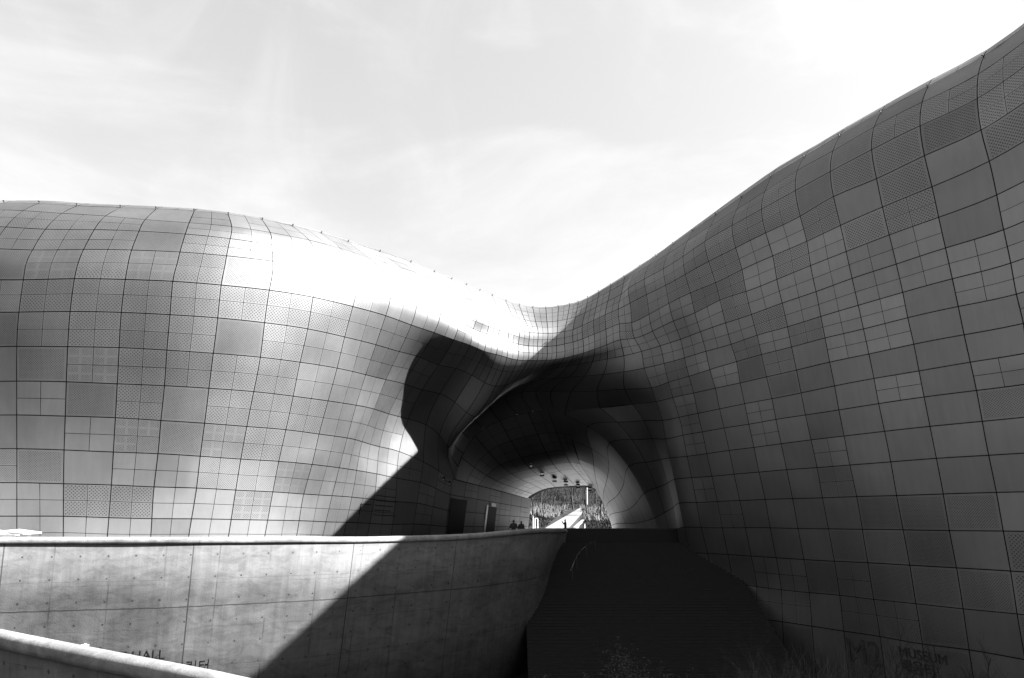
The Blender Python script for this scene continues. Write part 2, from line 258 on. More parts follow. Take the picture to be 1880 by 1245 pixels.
TOP = np.array([[[-38.1,44.62,23.57],[-38.23,43.43,22.45],[-38.37,42.41,20.73],[-38.46,41.76,18.89],[-38.5,41.49,17.76],[-38.5,41.5,16.49],[-38.47,41.59,14.31],[-38.42,41.86,12.07],[-38.35,42.27,10.02],[-38.29,42.69,8.04],[-38.23,43.11,6.07]],[[-35.2,43.62,23.24],[-35.33,42.43,22.12],[-35.47,41.41,20.45],[-35.56,40.76,18.67],[-35.6,40.49,17.6],[-35.6,40.5,16.38],[-35.57,40.59,14.25],[-35.52,40.86,12.07],[-35.45,41.27,10.02],[-35.39,41.69,8.04],[-35.33,42.11,6.07]],[[-32.3,43.02,22.91],[-32.43,41.83,21.79],[-32.57,40.81,20.18],[-32.66,40.16,18.45],[-32.7,39.89,17.43],[-32.7,39.9,16.27],[-32.67,39.99,14.2],[-32.62,40.26,12.07],[-32.55,40.67,10.02],[-32.49,41.09,8.04],[-32.43,41.51,6.07]],[[-29.5,42.72,22.58],[-29.63,41.53,21.46],[-29.77,40.51,19.9],[-29.86,39.86,18.23],[-29.9,39.59,17.27],[-29.9,39.6,16.16],[-29.87,39.69,14.14],[-29.82,39.96,12.07],[-29.75,40.37,10.02],[-29.69,40.79,8.04],[-29.63,41.21,6.07]],[[-26.69,43.0,22.6],[-26.76,41.58,21.29],[-26.77,40.68,19.94],[-26.78,40.0,18.32],[-26.79,39.72,17.35],[-26.81,39.64,16.25],[-26.83,39.77,14.2],[-26.84,40.09,12.08],[-26.87,40.53,10.01],[-26.87,40.94,7.99],[-26.88,41.35,6.01]],[[-24.43,43.3,22.63],[-24.18,41.69,21.09],[-24.03,40.92,19.94],[-23.96,40.3,18.4],[-23.9,40.05,17.43],[-23.88,39.96,16.31],[-23.93,40.13,14.25],[-23.97,40.5,12.12],[-24.04,40.97,9.97],[-24.08,41.35,7.95],[-24.14,41.75,5.92]],[[-22.02,43.69,22.66],[-21.39,41.96,20.98],[-21.23,41.33,19.91],[-21.18,40.85,18.48],[-21.18,40.66,17.53],[-21.19,40.46,16.36],[-21.19,40.63,14.25],[-21.29,40.99,12.08],[-21.4,41.45,9.94],[-21.53,41.8,7.84],[-21.66,42.21,5.86]],[[-19.96,44.35,22.7],[-18.84,42.62,21.0],[-18.62,42.1,19.91],[-18.59,41.77,18.58],[-18.58,41.63,17.65],[-18.59,41.45,16.45],[-18.64,41.59,14.32],[-18.81,41.9,12.09],[-19.02,42.3,9.93],[-19.21,42.66,7.78],[-19.44,43.06,5.77]],[[-17.99,45.44,22.79],[-16.68,43.82,21.09],[-16.29,43.35,19.98],[-16.04,43.09,18.71],[-15.94,42.99,17.78],[-16.01,42.87,16.58],[-16.19,43.05,14.41],[-16.37,43.34,12.16],[-16.73,43.71,9.96],[-17.11,44.09,7.75],[-17.44,44.46,5.7]],[[-16.33,46.95,22.97],[-14.49,45.52,21.23],[-13.97,45.06,20.11],[-13.66,44.79,18.86],[-13.52,44.69,17.89],[-13.61,44.57,16.64],[-13.89,44.83,14.47],[-14.33,45.14,12.22],[-14.73,45.5,9.96],[-15.16,45.87,7.75],[-15.57,46.19,5.68]],[[-14.74,48.79,23.19],[-12.78,47.55,21.41],[-11.95,47.07,20.24],[-11.39,46.79,18.98],[-11.16,46.69,17.95],[-11.36,46.67,16.61],[-11.89,47.0,14.46],[-12.38,47.34,12.27],[-12.96,47.7,9.99],[-13.53,48.05,7.7],[-13.95,48.32,5.62]],[[-13.18,50.88,23.36],[-11.12,49.79,21.54],[-10.04,49.33,20.35],[-9.35,49.06,19.09],[-9.14,48.97,18.0],[-9.45,49.06,16.62],[-10.16,49.49,14.5],[-10.9,49.97,12.32],[-11.55,50.24,10.07],[-12.14,50.54,7.69],[-12.64,50.76,5.54]],[[-11.05,52.96,23.34],[-8.97,51.98,21.52],[-8.07,51.54,20.36],[-7.6,51.29,19.15],[-7.48,51.22,18.0],[-7.86,51.35,16.53],[-8.84,52.14,14.6],[-9.94,52.91,12.51],[-10.79,53.14,10.21],[-11.6,53.19,7.68],[-11.94,53.35,5.5]],[[-8.76,54.96,23.17],[-7.01,54.05,21.41],[-6.25,53.58,20.29],[-5.88,53.32,19.14],[-5.81,53.26,17.96],[-6.3,53.38,16.45],[-7.57,54.76,14.73],[-8.96,55.87,12.71],[-10.19,56.28,10.27],[-10.77,55.97,7.55],[-10.87,55.91,5.37]],[[-6.96,56.82,22.95],[-5.49,55.9,21.23],[-4.81,55.29,20.15],[-4.53,54.95,19.03],[-4.41,54.89,17.83],[-4.84,54.97,16.26],[-6.25,56.81,14.53],[-7.76,58.22,12.62],[-9.08,59.46,10.28],[-9.6,58.67,7.39],[-9.65,58.41,5.15]],[[-5.52,58.56,22.86],[-4.96,57.59,21.87],[-4.12,56.84,20.53],[-3.05,56.42,18.95],[-3.31,56.36,17.57],[-3.57,56.41,16.15],[-4.86,58.28,14.51],[-6.41,59.94,12.58],[-7.72,61.31,9.98],[-7.88,61.6,6.71],[-8.05,61.89,3.43]],[[-4.29,60.08,22.81],[-3.78,59.0,21.79],[-2.99,58.08,20.42],[-2.01,57.56,18.83],[-2.21,57.51,17.39],[-2.4,57.52,15.88],[-3.56,59.19,14.11],[-5.15,61.01,11.98],[-6.67,62.94,9.25],[-6.79,64.2,6.11],[-6.92,65.46,2.98]],[[-3.09,61.34,22.67],[-2.65,60.13,21.65],[-1.97,59.02,20.27],[-1.11,58.39,18.72],[-1.25,58.33,17.28],[-1.38,58.32,15.77],[-2.44,59.74,13.55],[-4.13,61.63,11.15],[-6.05,64.03,8.43],[-5.5,67.0,5.45],[-4.95,69.97,2.47]],[[-1.93,62.33,22.47],[-1.57,60.96,21.44],[-1.01,59.68,20.07],[-0.29,58.95,18.57],[-0.37,58.9,17.13],[-0.45,58.86,15.62],[-1.48,60.08,13.27],[-3.33,61.96,10.83],[-5.75,64.5,8.28],[-5.19,67.0,6.66],[-4.62,69.5,5.05]],[[-0.63,63.04,22.15],[-0.35,61.55,21.12],[0.09,60.13,19.77],[0.66,59.32,18.31],[0.57,59.27,16.94],[0.48,59.22,15.48],[-0.61,60.3,13.42],[-2.63,62.11,11.25],[-5.43,64.6,9.03],[-4.72,67.0,7.93],[-4.01,69.4,6.83]],[[0.69,63.5,21.88],[0.87,61.92,20.86],[1.17,60.42,19.53],[1.57,59.55,18.12],[1.49,59.5,16.85],[1.41,59.46,15.49],[0.26,60.44,13.8],[-1.82,62.18,12.06],[-4.76,64.6,10.28],[-3.95,67.0,9.21],[-3.14,69.4,8.14]],[[2.02,63.72,21.7],[2.07,62.12,20.71],[2.18,60.6,19.43],[2.37,59.71,18.09],[2.3,59.66,16.85],[2.24,59.61,15.52],[1.18,60.55,14.22],[-0.82,62.23,12.88],[-3.63,64.6,11.51],[-2.76,67.0,10.29],[-1.88,69.4,9.07]],[[3.29,63.75,21.65],[3.25,62.18,20.68],[3.23,60.68,19.42],[3.26,59.82,18.09],[3.17,59.77,16.87],[3.07,59.72,15.57],[2.13,60.62,14.58],[0.34,62.27,13.55],[-2.17,64.6,12.49],[-1.2,67.0,11.1],[-0.23,69.4,9.71]],[[4.5,63.59,21.74],[4.37,62.11,20.78],[4.22,60.7,19.51],[4.1,59.88,18.16],[4.01,59.83,16.95],[3.91,59.78,15.66],[3.08,60.67,14.87],[1.56,62.3,14.03],[-0.59,64.6,13.16],[0.53,67.0,11.67],[1.65,69.4,10.18]],[[5.59,63.27,21.86],[5.37,61.92,20.92],[5.09,60.64,19.66],[4.8,59.9,18.29],[4.75,59.85,17.1],[4.69,59.8,15.81],[4.03,60.69,15.09],[2.74,62.3,14.31],[0.91,64.6,13.52],[2.07,67.0,11.97],[3.23,69.4,10.42]],[[6.4,62.81,21.99],[6.16,61.62,21.08],[5.86,60.5,19.84],[5.54,59.85,18.46],[5.51,59.8,17.27],[5.48,59.76,16.0],[5.02,60.6,15.23],[3.91,62.15,14.37],[2.28,64.58,13.62],[3.25,67.0,12.02],[4.23,69.42,10.43]],[[7.28,62.2,22.24],[7.04,61.19,21.37],[6.71,60.23,20.16],[6.37,59.69,18.79],[6.39,59.66,17.55],[6.4,59.62,16.22],[6.08,60.44,15.38],[5.2,61.9,14.43],[3.73,64.42,13.55],[4.26,67.0,11.91],[4.79,69.58,10.26]],[[8.24,61.43,22.59],[8.01,60.59,21.75],[7.7,59.8,20.57],[7.38,59.38,19.2],[7.39,59.36,17.9],[7.4,59.34,16.51],[7.25,60.15,15.53],[6.66,61.46,14.46],[5.61,63.89,13.43],[5.2,67.0,11.7],[4.79,70.11,9.97]],[[9.27,60.62,22.99],[9.04,59.95,22.18],[8.72,59.34,21.0],[8.39,59.04,19.61],[8.41,59.03,18.26],[8.44,59.02,16.83],[8.54,59.69,15.68],[8.29,60.76,14.49],[7.91,62.77,13.32],[8.4,64.6,12.0],[8.89,66.43,10.68]],[[10.41,59.68,23.46],[10.18,59.18,22.66],[9.86,58.73,21.46],[9.5,58.53,19.99],[9.55,58.52,18.62],[9.58,58.52,17.15],[9.91,58.99,15.82],[9.98,59.75,14.52],[10.19,61.04,13.18],[11.1,62.3,12.0],[12.01,63.56,10.82]],[[11.74,58.52,24.07],[10.92,58.02,23.02],[10.33,57.64,21.65],[10.44,57.68,20.29],[10.53,57.8,18.55],[10.74,57.96,17.16],[11.29,57.96,15.97],[11.55,58.44,14.58],[12.2,58.94,12.94],[12.59,59.18,11.76],[13.1,59.41,10.14]],[[12.83,56.89,24.44],[12.03,56.43,23.38],[11.47,56.1,21.98],[11.61,56.17,20.59],[11.78,56.33,18.87],[12.04,56.52,17.42],[12.62,56.55,16.13],[12.95,56.85,14.66],[13.3,57.19,13.1],[13.67,57.42,11.82],[14.16,57.64,10.18]],[[13.93,54.96,24.82],[13.27,54.53,23.7],[12.76,54.22,22.26],[12.86,54.29,20.79],[13.09,54.49,19.28],[13.43,54.68,17.8],[13.98,54.91,16.29],[14.27,55.13,14.76],[14.6,55.34,13.26],[14.94,55.54,11.89],[15.23,55.74,10.24]],[[15.14,53.06,25.23],[14.49,52.66,24.1],[13.97,52.36,22.64],[14.07,52.44,21.1],[14.45,52.67,19.61],[14.74,52.85,17.97],[15.14,53.06,16.45],[15.53,53.26,14.88],[15.8,53.46,13.43],[16.18,53.64,11.95],[16.45,53.81,10.32]],[[16.55,51.13,25.81],[15.9,50.75,24.6],[15.26,50.44,23.16],[15.47,50.54,21.5],[15.95,50.78,19.83],[16.24,50.93,18.44],[16.6,51.13,16.65],[16.96,51.33,14.99],[17.33,51.51,13.65],[17.52,51.65,12.01],[17.78,51.8,10.42]],[[18.03,49.2,26.41],[17.43,48.86,25.16],[16.87,48.59,23.69],[17.03,48.68,21.9],[17.44,48.9,20.22],[17.63,49.0,18.51],[17.95,49.16,16.76],[18.29,49.33,15.19],[18.54,49.46,13.74],[18.8,49.58,12.08],[19.1,49.72,10.47]],[[19.69,47.23,27.14],[18.98,46.91,25.72],[18.49,46.68,24.16],[18.66,46.75,22.3],[19.08,46.94,20.57],[19.24,47.01,18.78],[19.51,47.14,17.02],[19.76,47.25,15.28],[19.94,47.34,13.81],[20.16,47.44,12.15],[20.36,47.54,10.53]],[[21.34,44.95,27.53],[20.51,44.58,26.2],[20.1,44.36,24.51],[20.27,44.42,22.57],[20.61,44.59,20.75],[20.71,44.65,18.97],[20.93,44.76,17.11],[21.11,44.86,15.36],[21.27,44.94,13.86],[21.43,45.02,12.2],[21.61,45.11,10.59]],[[22.84,42.58,27.84],[21.97,42.14,26.37],[21.48,41.89,24.68],[21.5,41.92,22.85],[21.8,42.07,20.84],[22.01,42.17,19.03],[22.23,42.28,17.2],[22.46,42.39,15.4],[22.64,42.47,13.83],[22.83,42.57,12.2],[22.99,42.65,10.62]],[[24.56,40.29,28.21],[23.66,39.82,26.79],[23.1,39.52,24.96],[23.16,39.54,22.93],[23.34,39.65,21.02],[23.58,39.77,19.19],[23.82,39.88,17.3],[24.02,39.98,15.49],[24.15,40.06,13.89],[24.33,40.15,12.25],[24.44,40.21,10.61]],[[26.47,38.13,28.67],[25.57,37.63,27.16],[24.98,37.3,25.32],[24.92,37.26,23.27],[25.15,37.39,21.28],[25.3,37.47,19.34],[25.46,37.55,17.43],[25.61,37.63,15.55],[25.72,37.68,13.88],[25.84,37.76,12.22],[25.94,37.78,10.62]],[[28.91,36.28,29.48],[27.92,35.72,27.82],[27.3,35.36,25.92],[27.07,35.23,23.77],[27.31,35.37,21.86],[27.41,35.42,19.78],[27.45,35.45,17.68],[27.53,35.5,15.72],[27.51,35.49,13.92],[27.64,35.56,12.28],[27.46,35.46,10.62]],[[30.21,33.78,30.03],[29.22,33.22,28.37],[28.6,32.86,26.47],[28.37,32.73,24.32],[28.61,32.87,22.35],[28.71,32.92,20.21],[28.75,32.95,18.04],[28.83,33.0,16.03],[28.81,32.99,14.17],[28.94,33.06,12.46],[28.76,32.96,10.75]],[[31.61,31.28,30.48],[30.62,30.72,28.82],[30.0,30.36,26.92],[29.77,30.23,24.77],[30.01,30.37,22.75],[30.11,30.42,20.56],[30.15,30.45,18.34],[30.23,30.5,16.28],[30.21,30.49,14.37],[30.34,30.56,12.61],[30.16,30.46,10.85]],[[33.11,28.78,30.78],[32.12,28.22,29.12],[31.5,27.86,27.22],[31.27,27.73,25.07],[31.51,27.87,23.02],[31.61,27.92,20.79],[31.65,27.95,18.54],[31.73,28.0,16.44],[31.71,27.99,14.5],[31.84,28.06,12.71],[31.66,27.96,10.91]],[[34.71,26.28,30.98],[33.72,25.72,29.32],[33.1,25.36,27.42],[32.87,25.23,25.27],[33.11,25.37,23.2],[33.21,25.42,20.95],[33.25,25.45,18.68],[33.33,25.5,16.56],[33.31,25.49,14.59],[33.44,25.56,12.78],[33.26,25.46,10.96]],[[36.71,23.28,31.08],[35.72,22.72,29.42],[35.1,22.36,27.52],[34.87,22.23,25.37],[35.11,22.37,23.29],[35.21,22.42,21.03],[35.25,22.45,18.74],[35.33,22.5,16.61],[35.31,22.49,14.63],[35.44,22.56,12.81],[35.26,22.46,10.98]],[[39.11,20.08,31.08],[38.12,19.52,29.42],[37.5,19.16,27.52],[37.27,19.03,25.37],[37.51,19.17,23.29],[37.61,19.22,21.03],[37.65,19.25,18.74],[37.73,19.3,16.61],[37.71,19.29,14.63],[37.84,19.36,12.81],[37.66,19.26,10.98]],[[41.91,16.68,30.88],[40.92,16.12,29.22],[40.3,15.76,27.32],[40.07,15.63,25.17],[40.31,15.77,23.11],[40.41,15.82,20.87],[40.45,15.85,18.61],[40.53,15.9,16.5],[40.51,15.89,14.54],[40.64,15.96,12.74],[40.46,15.86,10.93]],[[45.11,13.28,30.48],[44.12,12.72,28.82],[43.5,12.36,26.92],[43.27,12.23,24.77],[43.51,12.37,22.75],[43.61,12.42,20.56],[43.65,12.45,18.34],[43.73,12.5,16.28],[43.71,12.49,14.37],[43.84,12.56,12.61],[43.66,12.46,10.85]]])
LOWL = np.array([[[-38.35,42.27,10.02],[-38.29,42.69,8.04],[-38.23,43.11,6.07],[-38.18,43.54,4.1],[-38.13,43.96,2.16],[-38.08,44.38,0.22]],[[-35.45,41.27,10.02],[-35.39,41.69,8.04],[-35.33,42.11,6.07],[-35.28,42.54,4.1],[-35.23,42.96,2.16],[-35.18,43.38,0.22]],[[-32.55,40.67,10.02],[-32.49,41.09,8.04],[-32.43,41.51,6.07],[-32.38,41.94,4.1],[-32.33,42.36,2.16],[-32.28,42.78,0.22]],[[-29.75,40.37,10.02],[-29.69,40.79,8.04],[-29.63,41.21,6.07],[-29.58,41.64,4.1],[-29.53,42.06,2.16],[-29.48,42.48,0.22]],[[-26.87,40.53,10.01],[-26.87,40.94,7.99],[-26.88,41.35,6.01],[-26.85,41.75,4.04],[-26.82,42.17,2.15],[-26.8,42.58,0.25]],[[-24.04,40.97,9.97],[-24.08,41.35,7.95],[-24.14,41.75,5.92],[-24.16,42.07,3.98],[-24.3,42.53,2.07],[-24.44,42.99,0.16]],[[-21.4,41.45,9.94],[-21.53,41.8,7.84],[-21.66,42.21,5.86],[-21.76,42.43,3.88],[-21.92,42.96,2.01],[-22.07,43.48,0.15]],[[-19.02,42.3,9.93],[-19.21,42.66,7.78],[-19.44,43.06,5.77],[-19.54,43.26,3.84],[-19.86,43.75,1.99],[-20.17,44.24,0.14]],[[-16.73,43.71,9.96],[-17.11,44.09,7.75],[-17.44,44.46,5.7],[-17.67,44.71,3.76],[-17.92,45.06,1.94],[-18.18,45.41,0.13]],[[-14.73,45.5,9.96],[-15.16,45.87,7.75],[-15.57,46.19,5.68],[-15.89,46.46,3.7],[-16.15,46.69,1.88],[-16.41,46.92,0.05]],[[-12.96,47.7,9.99],[-13.53,48.05,7.7],[-13.95,48.32,5.62],[-14.45,48.57,3.61],[-14.69,48.76,1.82],[-14.93,48.94,0.02]],[[-11.55,50.24,10.07],[-12.14,50.54,7.69],[-12.64,50.76,5.54],[-13.09,50.97,3.55],[-13.46,51.13,1.71],[-13.83,51.3,-0.13]],[[-10.79,53.14,10.21],[-11.6,53.19,7.68],[-11.94,53.35,5.5],[-12.23,53.49,3.5],[-12.57,53.64,1.64],[-12.91,53.79,-0.22]],[[-10.19,56.28,10.27],[-10.77,55.97,7.55],[-10.87,55.91,5.37],[-11.01,55.99,3.37],[-11.28,56.11,1.52],[-11.56,56.23,-0.33]],[[-9.08,59.46,10.28],[-9.6,58.67,7.39],[-9.65,58.41,5.15],[-9.71,58.43,3.24],[-9.87,58.51,1.4],[-10.03,58.59,-0.45]],[[-7.66,61.6,8.48],[-7.88,61.6,6.71],[-8.11,61.6,4.93],[-8.34,61.6,3.15],[-8.56,61.6,1.38],[-8.79,61.6,-0.4]],[[-6.59,64.2,7.74],[-6.79,64.2,6.11],[-7.0,64.2,4.49],[-7.2,64.2,2.86],[-7.4,64.2,1.23],[-7.6,64.2,-0.4]],[[-5.52,66.8,6.97],[-5.7,66.8,5.5],[-5.88,66.8,4.02],[-6.06,66.8,2.55],[-6.24,66.8,1.07],[-6.42,66.8,-0.4]],[[-4.4,69.4,6.66],[-4.56,69.4,5.25],[-4.73,69.4,3.84],[-4.9,69.4,2.43],[-5.07,69.4,1.01],[-5.24,69.4,-0.4]],[[-3.26,72.0,6.39],[-3.42,72.0,5.03],[-3.58,72.0,3.68],[-3.74,72.0,2.32],[-3.9,72.0,0.96],[-4.06,72.0,-0.4]],[[-2.13,74.6,6.1],[-2.28,74.6,4.8],[-2.43,74.6,3.5],[-2.58,74.6,2.2],[-2.72,74.6,0.9],[-2.87,74.6,-0.4]],[[-1.0,77.2,5.81],[-1.14,77.2,4.56],[-1.27,77.2,3.32],[-1.41,77.2,2.08],[-1.55,77.2,0.84],[-1.69,77.2,-0.4]],[[0.14,79.8,5.52],[0.01,79.8,4.33],[-0.12,79.8,3.15],[-0.25,79.8,1.97],[-0.38,79.8,0.78],[-0.51,79.8,-0.4]],[[1.28,82.4,5.25],[1.16,82.4,4.12],[1.04,82.4,2.99],[0.92,82.4,1.86],[0.8,82.4,0.73],[0.68,82.4,-0.4]],[[2.42,85.0,4.97],[2.31,85.0,3.9],[2.19,85.0,2.82],[2.08,85.0,1.75],[1.97,85.0,0.68],[1.86,85.0,-0.4]]])
